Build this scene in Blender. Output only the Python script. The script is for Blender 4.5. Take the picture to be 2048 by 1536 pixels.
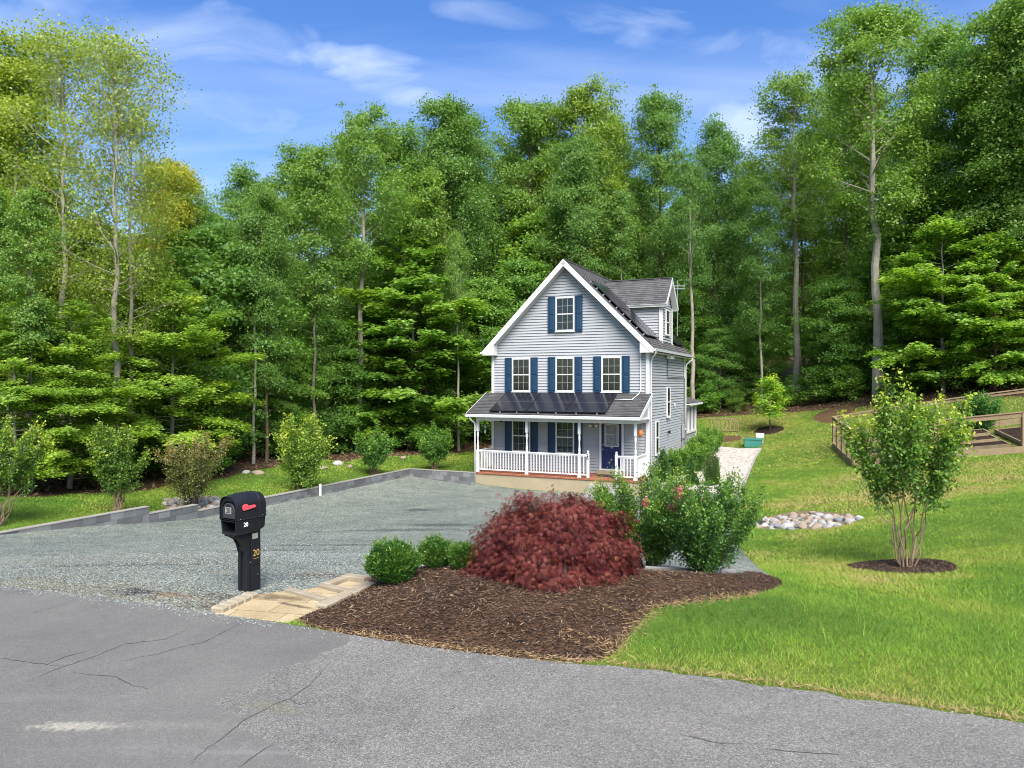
import bpy, bmesh, math, random
import numpy as np
from mathutils import Vector, Matrix, geometry
for o in list(bpy.data.objects): bpy.data.objects.remove(o)
SC = bpy.context.scene
COL = SC.collection
R = math.radians
# ------------------------------------------------------------------ camera
F = 1420.0                                   # focal length in pixels of the 2048 px wide photograph
CH = 2.6                                     # height of the camera above the road
cam = bpy.data.cameras.new('camera'); cam.sensor_width = 36; cam.lens = 36*F/2048
cam.clip_start = .05; cam.clip_end = 2000
camo = bpy.data.objects.new('camera', cam); COL.objects.link(camo)
camo.location = (0, 0, CH); camo.rotation_euler = (R(90), 0, 0)
SC.camera = camo
# ------------------------------------------------------------------ sky, sun, exposure
SUN_EL, SUN_AZ = R(48), R(170)               # azimuth measured clockwise from +Y
w = bpy.data.worlds.new('World'); SC.world = w; w.use_nodes = True
nt = w.node_tree; nt.nodes.clear()
def N(t, k, **kw):
    n = t.nodes.new(k)
    for a, b in kw.items():
        if hasattr(n, a): setattr(n, a, b)
    return n
def world_sky():
    L = nt.links.new
    out = N(nt, 'ShaderNodeOutputWorld'); bg = N(nt, 'ShaderNodeBackground'); bg.inputs[1].default_value = .12
    sky = N(nt, 'ShaderNodeTexSky'); sky.sky_type = 'NISHITA'; sky.sun_disc = False
    sky.sun_elevation = SUN_EL; sky.sun_rotation = SUN_AZ; sky.air_density = 1.0; sky.dust_density = 1.3; sky.ozone_density = 2.2
    hs = N(nt, 'ShaderNodeHueSaturation'); hs.inputs['Hue'].default_value = .512; hs.inputs['Saturation'].default_value = 1.30; hs.inputs['Value'].default_value = 1.0
    L(sky.outputs[0], hs.inputs['Color'])
    tc = N(nt, 'ShaderNodeTexCoord'); sep = N(nt, 'ShaderNodeSeparateXYZ'); L(tc.outputs['Generated'], sep.inputs[0])
    def M(op, a, b=None, c=None):
        n = N(nt, 'ShaderNodeMath', operation=op)
        for i, v in enumerate((a, b, c)):
            if v is None: continue
            if isinstance(v, (int, float)): n.inputs[i].default_value = v
            else: L(v, n.inputs[i])
        return n.outputs[0]
    zz = M('MAXIMUM', M('ADD', sep.outputs[2], .12), .05)
    px = M('DIVIDE', sep.outputs[0], zz); py = M('DIVIDE', sep.outputs[1], zz)
    cb = N(nt, 'ShaderNodeCombineXYZ'); L(px, cb.inputs[0]); L(py, cb.inputs[1])
    # thin stretched cirrus over the whole dome
    mp = N(nt, 'ShaderNodeMapping'); mp.inputs['Rotation'].default_value = (0, 0, R(-14)); mp.inputs['Scale'].default_value = (.55, 1.5, 1); mp.inputs['Location'].default_value = (1.3, .4, 0)
    L(cb.outputs[0], mp.inputs[0])
    n1 = N(nt, 'ShaderNodeTexNoise'); n1.inputs['Scale'].default_value = 1.5; n1.inputs['Detail'].default_value = 8; n1.inputs['Roughness'].default_value = .52; n1.inputs['Distortion'].default_value = .5
    L(mp.outputs[0], n1.inputs['Vector'])
    r1 = N(nt, 'ShaderNodeValToRGB'); r1.color_ramp.elements[0].position = .42; r1.color_ramp.elements[1].position = .84
    L(n1.outputs[0], r1.inputs[0])
    c_all = M('MULTIPLY', r1.outputs[0], .42)
    # a few denser puffs, set by direction (tangents x/y, z/y of the photograph's view)
    ty = M('MAXIMUM', sep.outputs[1], .05); dx = M('DIVIDE', sep.outputs[0], ty); dz = M('DIVIDE', sep.outputs[2], ty)
    n2 = N(nt, 'ShaderNodeTexNoise'); n2.inputs['Scale'].default_value = 2.6; n2.inputs['Detail'].default_value = 7; n2.inputs['Roughness'].default_value = .55; n2.inputs['Distortion'].default_value = .6
    mp2 = N(nt, 'ShaderNodeMapping'); mp2.inputs['Scale'].default_value = (2.2, 5.0, 1)
    cb2 = N(nt, 'ShaderNodeCombineXYZ'); L(dx, cb2.inputs[0]); L(dz, cb2.inputs[1]); L(cb2.outputs[0], mp2.inputs[0]); L(mp2.outputs[0], n2.inputs['Vector'])
    nz = M('SUBTRACT', n2.outputs[0], .5)
    tot = None
    for (u, v, a, b, k) in ((725, 132, .07, .019, .75), (985, 28, .055, .012, .32), (1430, 85, .12, .024, .6), (1475, 265, .055, .050, 1.0), (800, 186, .055, .014, .7),
                            (480, 220, .20, .035, .45), (180, 35, .22, .035, .5), (380, 375, .05, .025, .7), (1680, 140, .06, .02, .6), (1200, 190, .12, .012, .3)):
        cx, cz = (u-1024)/F, (768-v)/F
        ex = M('DIVIDE', M('SUBTRACT', dx, cx), a)
        ez = M('DIVIDE', M('ADD', M('SUBTRACT', dz, cz), M('MULTIPLY', M('SUBTRACT', dx, cx), .16)), b)
        d = M('ADD', M('MULTIPLY', ex, ex), M('MULTIPLY', ez, ez))
        f = M('MULTIPLY', M('MAXIMUM', M('ADD', M('SUBTRACT', 1.0, M('MULTIPLY', d, .42)), M('MULTIPLY', nz, 5.5)), 0.0), k*.5)
        f = M('MINIMUM', f, k)
        tot = f if tot is None else M('MAXIMUM', tot, f)
    front = M('GREATER_THAN', sep.outputs[1], .06)
    fac = M('MINIMUM', M('MAXIMUM', c_all, M('MULTIPLY', M('MULTIPLY', tot, front), .8)), .8)
    mx = N(nt, 'ShaderNodeMix', data_type='RGBA'); L(fac, mx.inputs[0]); L(hs.outputs[0], mx.inputs[6]); mx.inputs[7].default_value = (4.3, 4.9, 5.9, 1)
    L(mx.outputs[2], bg.inputs[0]); L(bg.outputs[0], out.inputs[0])
world_sky()
sl = bpy.data.lights.new('sun', 'SUN'); sl.energy = 4.2; sl.angle = R(42); sl.color = (1, .95, .87)
so = bpy.data.objects.new('sun', sl); COL.objects.link(so)
sd = Vector((math.sin(SUN_AZ)*math.cos(SUN_EL), math.cos(SUN_AZ)*math.cos(SUN_EL), math.sin(SUN_EL)))
so.rotation_euler = sd.to_track_quat('Z', 'Y').to_euler(); so.location = sd*60
SC.view_settings.view_transform = 'Standard'; SC.view_settings.look = 'None'; SC.view_settings.gamma = 1
SC.view_settings.exposure = 1.0
SC.cycles.max_bounces = 6; SC.cycles.diffuse_bounces = 3; SC.cycles.glossy_bounces = 3; SC.cycles.transmission_bounces = 3; SC.cycles.transparent_max_bounces = 8
SC.cycles.filter_width = 1.0
SC.cycles.caustics_reflective = False; SC.cycles.caustics_refractive = False

# ------------------------------------------------------------------ helpers
def tag(o, label=None, cat=None, group=None, kind=None):
    if label: o['label'] = label
    if cat: o['category'] = cat
    if group: o['group'] = group
    if kind: o['kind'] = kind
    return o
def empty(name, loc=(0, 0, 0), rz=0, label=None, cat=None, group=None, parent=None):
    o = bpy.data.objects.new(name, None); COL.objects.link(o); o.empty_display_size = .2
    o.location = loc; o.rotation_euler = (0, 0, rz); o.parent = parent
    return tag(o, label, cat, group)
def obj(name, me, parent=None):
    o = bpy.data.objects.new(name, me); COL.objects.link(o); o.parent = parent
    return o
def copy_tree(o, parent=None):
    c = o.copy(); COL.objects.link(c)
    if parent is not None: c.parent = parent
    for ch in list(o.children): copy_tree(ch, c)
    return c

def material(name, base, rough=.7, var=.0, scale=4.0, base2=None, bump=0.0, bscale=60.0, spec=.3, metal=0.0, coat=0.0):
    """principled with soft noise between two tones and a noise bump, in object space"""
    m = bpy.data.materials.new(name); m.use_nodes = True; t = m.node_tree; L = t.links.new
    b = t.nodes['Principled BSDF']; b.inputs['Roughness'].default_value = rough; b.inputs['Specular IOR Level'].default_value = spec
    b.inputs['Metallic'].default_value = metal; b.inputs['Coat Weight'].default_value = coat
    b.inputs['Base Color'].default_value = (*base, 1)
    if base2 is None and var > 0: base2 = tuple(c*(1-var) for c in base)
    tc = N(t, 'ShaderNodeTexCoord')
    if base2 is not None:
        n = N(t, 'ShaderNodeTexNoise'); n.inputs['Scale'].default_value = scale; n.inputs['Detail'].default_value = 6; n.inputs['Roughness'].default_value = .62
        L(tc.outputs['Object'], n.inputs['Vector'])
        r = N(t, 'ShaderNodeValToRGB'); r.color_ramp.elements[0].position = .3; r.color_ramp.elements[1].position = .7
        r.color_ramp.elements[0].color = (*base, 1); r.color_ramp.elements[1].color = (*base2, 1)
        L(n.outputs[0], r.inputs[0]); L(r.outputs[0], b.inputs['Base Color'])
    if bump > 0:
        n = N(t, 'ShaderNodeTexNoise'); n.inputs['Scale'].default_value = bscale; n.inputs['Detail'].default_value = 4
        L(tc.outputs['Object'], n.inputs['Vector'])
        bp = N(t, 'ShaderNodeBump'); bp.inputs['Strength'].default_value = bump; bp.inputs['Distance'].default_value = .02
        L(n.outputs[0], bp.inputs['Height']); L(bp.outputs[0], b.inputs['Normal'])
    return m

class MB:
    """collects boxes, tubes, prisms; builds ONE mesh object"""
    def __init__(s): s.v = []; s.f = []; s.mi = []; s.cur = 0
    def add(s, vs, fs):
        o = len(s.v); s.v += [tuple(p) for p in vs]
        for f in fs: s.f.append(tuple(i+o for i in f)); s.mi.append(s.cur)
        return s
    def box(s, a, b, f=None):
        (x0, y0, z0), (x1, y1, z1) = a, b
        vs = [(x, y, z) for z in (z0, z1) for y in (y0, y1) for x in (x0, x1)]
        if f: vs = [f(*p) for p in vs]
        return s.add(vs, [(0, 2, 3, 1), (4, 5, 7, 6), (0, 1, 5, 4), (2, 6, 7, 3), (0, 4, 6, 2), (1, 3, 7, 5)])
    def beam(s, p, q, w, h, up=(0, 0, 1)):
        p, q = Vector(p), Vector(q); d = (q-p).normalized(); u = Vector(up)
        x = d.cross(u)
        if x.length < 1e-4: x = d.cross(Vector((0, 1, 0)))
        x.normalize(); y = x.cross(d)
        vs = [e + x*(sx*w/2) + y*(sy*h/2) for e in (p, q) for sy in (-1, 1) for sx in (-1, 1)]
        return s.add(vs, [(0, 2, 3, 1), (4, 5, 7, 6), (0, 1, 5, 4), (2, 6, 7, 3), (0, 4, 6, 2), (1, 3, 7, 5)])
    def tube(s, pts, rad, n=8, cap=True):
        pts = [Vector(p) for p in pts]
        if not hasattr(rad, '__len__'): rad = [rad]*len(pts)
        ref = None; rings = []
        vs, fs = [], []
        for i, p in enumerate(pts):
            d = (pts[min(i+1, len(pts)-1)] - pts[max(i-1, 0)])
            d = d.normalized() if d.length > 1e-9 else Vector((0, 0, 1))
            if ref is None: ref = d.orthogonal().normalized()
            x = (ref - d*ref.dot(d))
            x = x.normalized() if x.length > 1e-6 else d.orthogonal().normalized()
            ref = x; y = d.cross(x)
            for k in range(n):
                a = 2*math.pi*k/n
                vs.append(p + x*(math.cos(a)*rad[i]) + y*(math.sin(a)*rad[i]))
        for i in range(len(pts)-1):
            for k in range(n):
                fs.append((i*n+k, i*n+(k+1) % n, (i+1)*n+(k+1) % n, (i+1)*n+k))
        if cap: fs.append(tuple(range(n))[::-1]); fs.append(tuple((len(pts)-1)*n+k for k in range(n)))
        return s.add(vs, fs)
    def lathe(s, prof, c, n=14):
        return s.tube([(c[0], c[1], c[2]+z) for r, z in prof], [r for r, z in prof], n) if False else s._lathe(prof, c, n)
    def _lathe(s, prof, c, n):
        vs = [(c[0]+r*math.cos(2*math.pi*k/n), c[1]+r*math.sin(2*math.pi*k/n), c[2]+z) for r, z in prof for k in range(n)]
        fs = [(i*n+k, i*n+(k+1) % n, (i+1)*n+(k+1) % n, (i+1)*n+k) for i in range(len(prof)-1) for k in range(n)]
        fs.append(tuple(range(n))[::-1]); fs.append(tuple((len(prof)-1)*n+k for k in range(n)))
        return s.add(vs, fs)
    def prism(s, poly, t0, t1, f):
        """poly of 2d points extruded from t0 to t1; f(p, q, t) -> 3d"""
        n = len(poly)
        vs = [f(p, q, t) for t in (t0, t1) for p, q in poly]
        fs = [tuple(range(n))[::-1], tuple(range(n, 2*n))] + [(i, (i+1) % n, n+(i+1) % n, n+i) for i in range(n)]
        return s.add(vs, fs)
    def mesh(s, name, mats, recalc=True):
        me = bpy.data.meshes.new(name); me.from_pydata(s.v, [], s.f)
        for m in (mats if isinstance(mats, (list, tuple)) else [mats]): me.materials.append(m)
        me.polygons.foreach_set('material_index', s.mi)
        if recalc:
            bm = bmesh.new(); bm.from_mesh(me); bmesh.ops.recalc_face_normals(bm, faces=bm.faces); bm.to_mesh(me); bm.free()
        me.update(); return me
    def build(s, name, mats, parent=None, smooth=False, bevel=0, seg=1, recalc=True):
        me = s.mesh(name, mats, recalc)
        if smooth: me.polygons.foreach_set('use_smooth', [True]*len(me.polygons))
        o = obj(name, me, parent)
        if bevel > 0:
            md = o.modifiers.new('bevel', 'BEVEL'); md.width = bevel; md.segments = seg; md.limit_method = 'ANGLE'; md.angle_limit = R(40)
        return o

def raw_mesh(name, V, nper, mats, tint=None, smooth=False):
    """numpy vertices, nper consecutive vertices per face"""
    V = np.ascontiguousarray(V, dtype=np.float32).reshape(-1, 3); nf = len(V)//nper
    me = bpy.data.meshes.new(name); me.vertices.add(len(V)); me.vertices.foreach_set('co', V.ravel())
    me.loops.add(len(V)); me.loops.foreach_set('vertex_index', np.arange(len(V), dtype=np.int32))
    me.polygons.add(nf); me.polygons.foreach_set('loop_start', np.arange(0, len(V), nper, dtype=np.int32))
    me.polygons.foreach_set('loop_total', np.full(nf, nper, dtype=np.int32))
    for m in (mats if isinstance(mats, (list, tuple)) else [mats]): me.materials.append(m)
    if tint is not None:
        a = me.attributes.new('tint', 'FLOAT', 'FACE'); a.data.foreach_set('value', np.asarray(tint, dtype=np.float32))
    me.update(calc_edges=True)
    if smooth: me.polygons.foreach_set('use_smooth', np.ones(nf, dtype=bool))
    return me
def unit(a): return a/np.maximum(np.linalg.norm(a, axis=-1, keepdims=True), 1e-9)
def leaves(C, D, Nn, L, Wd, fold=.0):
    """diamond leaves: centre, axis, normal, length, width"""
    D = unit(D); Nn = unit(Nn - D*(Nn*D).sum(-1, keepdims=True)); S = np.cross(D, Nn)
    L = np.broadcast_to(np.asarray(L, float), (len(C),))[:, None]; Wd = np.broadcast_to(np.asarray(Wd, float), (len(C),))[:, None]
    b = C - D*L*.5; tp = C + D*L*.5
    m = C - D*L*.06
    return np.stack([b, m+S*Wd*.5+Nn*L*fold, tp, m-S*Wd*.5+Nn*L*fold], 1)

# ------------------------------------------------------------------ terrain
HX, HY, HYAW = -.913, 33.215, .429           # house: front left wall corner and yaw
hc, hs_ = math.cos(HYAW), math.sin(HYAW)
HZ = -1.95
def house_xy(a, d): return HX + a*hc + d*hs_, HY - a*hs_ + d*hc
WALLK = [(-8.3+3.55*1.0, 23.9+9.1*1.0)]
WC = np.array((-4.75, 33.0)); WD = np.array((-.4165, -.909))     # wall corner and direction of its long run
CTRL = np.array([
 (-30, 18, -.3), (-18, 13.4, -.1), (-6.8, 9.3, 0), (-2.55, 7.8, 0), (1, 6.6, 0), (3.95, 5.5, 0), (10, 3.3, .1), (0, 0, 0), (-10, 0, 0), (10, -5, .1), (-25, 5, 0), (25, -3, .4), (-3.3, 8.94, 0), (0, -20, 0), (40, -20, .5), (-40, -20, 0),
 (-11.8, 16.3, -1.0), (-10.7, 18.5, -1.2), (-9.5, 21.3, -1.58), (-7.1, 26.4, -1.71), (-4.75, 33, -1.67), (-1.6, 31.6, -1.93), (3, 29.6, -1.95), (5.1, 28.6, -1.95),
 (-4, 20, -1.45), (1, 20, -1.5), (0, 14, -.75), (-5, 14, -.65), (3, 24, -1.8), (5, 20, -1.5), (4, 15, -.95),
 (-.8, 9.2, .06), (1, 8.9, .08), (2.5, 9, .0), (0, 7.9, .06), (3.5, 9.8, -.15), (3.2, 12, -.5),
 (4, 7.5, .0), (6.6, 12, -.5), (8, 20, -1.2), (6.3, 20, -1.3), (11.5, 16, -.05), (8, 9, -.12), (14, 12, .25), (18.5, 25.7, .16), (13.5, 28, -.59), (14.8, 32.8, -.3), (22, 24, .7),
 (7.3, 27.5, -1.62), (12.2, 37.5, -.75), (10.8, 30, -1.15), (9.03, 37.3, -.9), (14.5, 40, 0), (13, 48, .5), (19.3, 48, 1.5), (20.6, 40, 1.84), (24.5, 34, 2.1), (30, 60, 4), (10, 70, 2), (40, 40, 5), (40, 20, 3),
 (-13.9, 22, -1.05), (-10.5, 30.5, -1.25), (-8, 38, -1.3), (-3, 40, -1.3), (-13, 18.5, -.95), (-20, 30, -1), (-15, 50, -1.5), (0, 60, -.3), (-40, 40, -1), (-40, 15, -.3), (-30, 80, 1), (60, 100, 9), (0, 120, 5), (-80, 100, 2), (120, 60, 10), (-120, 30, 0), (100, 0, 3), (4, 45, -.6)], float)
def _tps(d2): return .5*d2*np.log(np.maximum(d2, 1e-12))
def _fit():
    P = CTRL[:, :2]; n = len(P)
    d2 = ((P[:, None]-P[None])**2).sum(-1)
    A = np.zeros((n+3, n+3)); A[:n, :n] = _tps(d2)+np.eye(n)*1.2; A[:n, n] = 1; A[:n, n+1:] = P; A[n, :n] = 1; A[n+1:, :n] = P.T
    return np.linalg.solve(A, np.r_[CTRL[:, 2], 0, 0, 0])
TW = _fit()
def sstep(a, b, x):
    t = np.clip((x-a)/(b-a), 0, 1); return t*t*(3-2*t)
BED = []                                      # filled below; the bed is mounded
def gz(X, Y):
    X = np.asarray(X, float); Y = np.asarray(Y, float)
    P = np.stack([X.ravel(), Y.ravel()], 1)
    d2 = ((P[:, None]-CTRL[None, :, :2])**2).sum(-1)
    z = _tps(d2) @ TW[:-3] + TW[-3] + P @ TW[-2:]
    r = np.hypot(P[:, 0], P[:, 1]-20)
    far = sstep(90, 160, r); z = z*(1-far)+far*np.clip(2+P[:, 1]*.02, -1, 6)
    # raised lawn beyond the block wall, and beyond its back run
    q = P-WC; along = q@WD; perp = q@np.array((-WD[1], WD[0]))*-1     # perp > 0 : away from the drive
    up = sstep(.02, .2, perp)*sstep(-.3, .0, along)*sstep(19.5, 15, along)
    e = np.array((hc, -hs_)); nn = np.array((hs_, hc)); a2 = q@e; b2 = q@nn
    up = np.maximum(up, sstep(.02, .2, b2)*sstep(-.3, 0, a2)*sstep(6, 3.2, a2)*(b2 < 9))
    z = z+.17*up
    # roadside: keep the asphalt flat
    edge = (P[:, 1]-(7.0-.36*P[:, 0]))
    flat = sstep(.6, -.8, edge)*(np.abs(P[:, 0]) < 40)*(P[:, 1] > -25)
    z = z*(1-flat)+flat*(.0+.012*np.clip(-edge, 0, 6)*0)
    return z.reshape(X.shape)
def g(x, y): return float(gz(np.array([x]), np.array([y]))[0])
def unproj(u, v):
    """the point of the ground seen at photograph pixel (u, v)"""
    dx, dz = (u-1024)/F, (768-v)/F
    ys = np.concatenate([np.arange(3, 40, .05), np.arange(40, 90, .2)])
    h = CH+dz*ys - gz(dx*ys, ys)
    i = np.argmax(h < 0)
    if h[i] >= 0: i = len(ys)-1
    y0, y1 = ys[max(i-1, 0)], ys[i]; h0, h1 = h[max(i-1, 0)], h[i]
    y = y0+(y1-y0)*h0/max(h0-h1, 1e-9)
    return (dx*y, y)
def at(u, Y): return ((u-1024)/F*Y, Y)
def ground_at(u, Y):
    x, y = at(u, Y); return Vector((x, y, g(x, y)))
rnd = random.Random(7); RG = np.random.default_rng(5)
def densify(poly, step=.35, jit=.0, closed=True):
    out = []; n = len(poly)
    for i in range(n if closed else n-1):
        a, b = Vector(poly[i]), Vector(poly[(i+1) % n]); k = max(1, int((b-a).length/step))
        nrm = Vector((-(b-a).y, (b-a).x)); nrm = nrm.normalized() if nrm.length > 0 else nrm
        for j in range(k):
            p = a.lerp(b, j/k)
            if jit and 0 < j: p = p+nrm*rnd.gauss(0, jit)
            out.append((p.x, p.y))
    if not closed: out.append(tuple(poly[-1]))
    return out
def smooth(poly, it=2):
    for _ in range(it):
        q = []
        for i in range(len(poly)):
            a, b = Vector(poly[i]), Vector(poly[(i+1) % len(poly)])
            q += [tuple(a.lerp(b, .25)), tuple(a.lerp(b, .75))]
        poly = q
    return poly
def inside(poly, X, Y):
    X = np.asarray(X); Y = np.asarray(Y); r = np.zeros(X.shape, bool); n = len(poly)
    for i in range(n):
        (x0, y0), (x1, y1) = poly[i], poly[(i+1) % n]
        if y0 == y1: continue
        r ^= ((y0 > Y) != (y1 > Y)) & (X < (x1-x0)*(Y-y0)/(y1-y0)+x0)
    return r
px = lambda pts: [unproj(u, v) for u, v in pts]

edge_px = [(0, 1170), (120, 1184), (240, 1199), (430, 1226), (560, 1246), (700, 1268), (900, 1298), (1100, 1322), (1235, 1332), (1400, 1352), (1600, 1380), (1800, 1408), (2047, 1446)]
RE = px(edge_px)
REj = densify(RE, .16, .026, closed=False)
k0 = Vector(RE[0]); k1 = Vector(RE[-1]); rd = (k1-k0).normalized()
ROAD = [tuple(k0-rd*60), tuple(k0-rd*20), tuple(k0-rd*6)]+REj+[tuple(k1+rd*6), tuple(k1+rd*20), tuple(k1+rd*60), tuple(k1+rd*60+Vector((-rd.y, rd.x))*-7.5), tuple(k0-rd*60+Vector((-rd.y, rd.x))*-7.5)]
wp = lambda k, off=0: (WC[0]+WD[0]*k+off*WD[1]*1, WC[1]+WD[1]*k-off*WD[0]*1)   # off > 0: away from the drive
WALL_END = 19.6
hl = house_xy(-.05, -1.69); hr = house_xy(7.45, -1.69)
DRIVE = [wp(0, .06), wp(5, .06), wp(10, .06), wp(15, .06), wp(WALL_END, .06), wp(23.5, .0), (-17.5, 13.4)]+[tuple(k0-rd*6)]+[p for p in REj if p[0] < -2.7]+[(-1.5, 8.6), (.5, 9.0), (3.0, 9.6), (3.75, 9.95), (4.3, 12.5), (5.3, 17.0), (6.6, 21.5), (8.1, 25.0), (8.35, 26.9), hr, hl, (-1.75, 31.75)]
BED = smooth(px([(575, 1244), (650, 1213), (738, 1166)])+[(-1.95, 10.2), (-.6, 10.25), (1.2, 10.2), (2.2, 10.15), (3.2, 10.35)]+px([(1500, 1140), (1568, 1160), (1560, 1178), (1480, 1196), (1380, 1207), (1305, 1216), (1282, 1245), (1248, 1285), (1205, 1328), (1050, 1318), (900, 1300), (700, 1270)]), 2)
PAVE = px([(428, 1227), (575, 1246), (650, 1213), (742, 1168), (728, 1157), (692, 1159), (640, 1174), (600, 1180), (560, 1183), (505, 1190)])
PATH = px([(1443, 893), (1522, 896), (1510, 915), (1497, 945), (1480, 990)])+[house_xy(9.2, -1.2), house_xy(8.0, -1.0), house_xy(7.5, -.9), house_xy(7.5, 6.5)]
CREEK = smooth(px([(1498, 1056), (1515, 1036), (1580, 1021), (1650, 1019), (1705, 1025), (1735, 1033), (1690, 1053), (1600, 1060)]), 2)
LCREEK = smooth([wp(10.2, .15), wp(12.6, .15), wp(12.4, 1.2), wp(11.2, 2.3), wp(9.8, 2.0)], 2)
RING1 = [(6.62+.82*math.cos(a)*(1+.08*math.sin(3*a)), 12.0+.82*math.sin(a)*(1+.06*math.cos(2*a))) for a in np.linspace(0, 2*math.pi, 22, endpoint=False)]
RING2 = [(14.5+.75*math.cos(a), 40.+1.0*math.sin(a)) for a in np.linspace(0, 2*math.pi, 16, endpoint=False)]
DIRT = smooth(px([(1400, 878), (1430, 871), (1480, 871), (1488, 877), (1455, 884), (1405, 886)]), 2)
FEDGE = [(-60, 14), (-22, 17.5), (-17, 19.5), (-14.2, 21.5), (-12.6, 25), (-11.0, 30), (-9.4, 34), (-8.0, 37.5), (-4.5, 39.5), (-1, 41), (4, 45), (9, 48), (13, 47), (15.5, 45), (17.5, 42), (19.2, 39), (22, 36), (25, 33), (30, 28), (60, 20)]
FOREST = densify(FEDGE, .8, .22, closed=False)+[(130, 20), (160, 160), (-160, 160), (-130, 14)]
SOIL2 = smooth(px([(1615, 838), (1660, 815), (1720, 806), (1700, 835), (1660, 850)]), 2)
PATCH = px([(700, 1269), (690, 1290), (640, 1305), (628, 1318), (560, 1335), (520, 1352), (512, 1368), (440, 1395), (428, 1408), (455, 1425), (490, 1440), (470, 1452), (520, 1475), (560, 1495), (640, 1530)])
PATCH = densify(PATCH, .07, .016, closed=False)+[(-1.6, 3.5), (-8, 1.5), (-24, 7), (-24, 11)]+[tuple(k0-rd*6)]+REj[:next(i for i, p in enumerate(REj) if p[0] > PATCH[0][0])]
REGIONS = [('paver_walk', PAVE), ('mulch_bed', BED), ('road_patch', PATCH), ('road', ROAD), ('mulch_ring', RING1), ('mulch_ring', RING2), ('creek_bed', CREEK), ('creek_bed', LCREEK), ('dirt_patch', DIRT), ('dirt_patch', SOIL2), ('white_gravel_path', PATH), ('gravel_driveway', DRIVE), ('forest_floor', FOREST)]
def bedmound(X, Y):
    d = np.full(X.shape, 9.)
    for i in range(len(BED)):
        (x0, y0), (x1, y1) = BED[i], BED[(i+1) % len(BED)]
        t = np.clip(((X-x0)*(x1-x0)+(Y-y0)*(y1-y0))/max((x1-x0)**2+(y1-y0)**2, 1e-9), 0, 1)
        d = np.minimum(d, np.hypot(X-x0-t*(x1-x0), Y-y0-t*(y1-y0)))
    return np.where(inside(BED, X, Y), .13*sstep(0, .8, d), 0)
_gz0 = gz
def gz(X, Y):
    X = np.asarray(X, float); Y = np.asarray(Y, float)
    z = _gz0(X, Y)
    m = (X > -4) & (X < 7) & (Y > 5) & (Y < 12)
    if m.any(): z = z.copy(); z[m] = z[m]+bedmound(X[m], Y[m])
    c = np.exp(-(((X-8.0)/1.7)**2+((Y-19.8)/1.4)**2)*1.2)*.10
    return z-c
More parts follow.
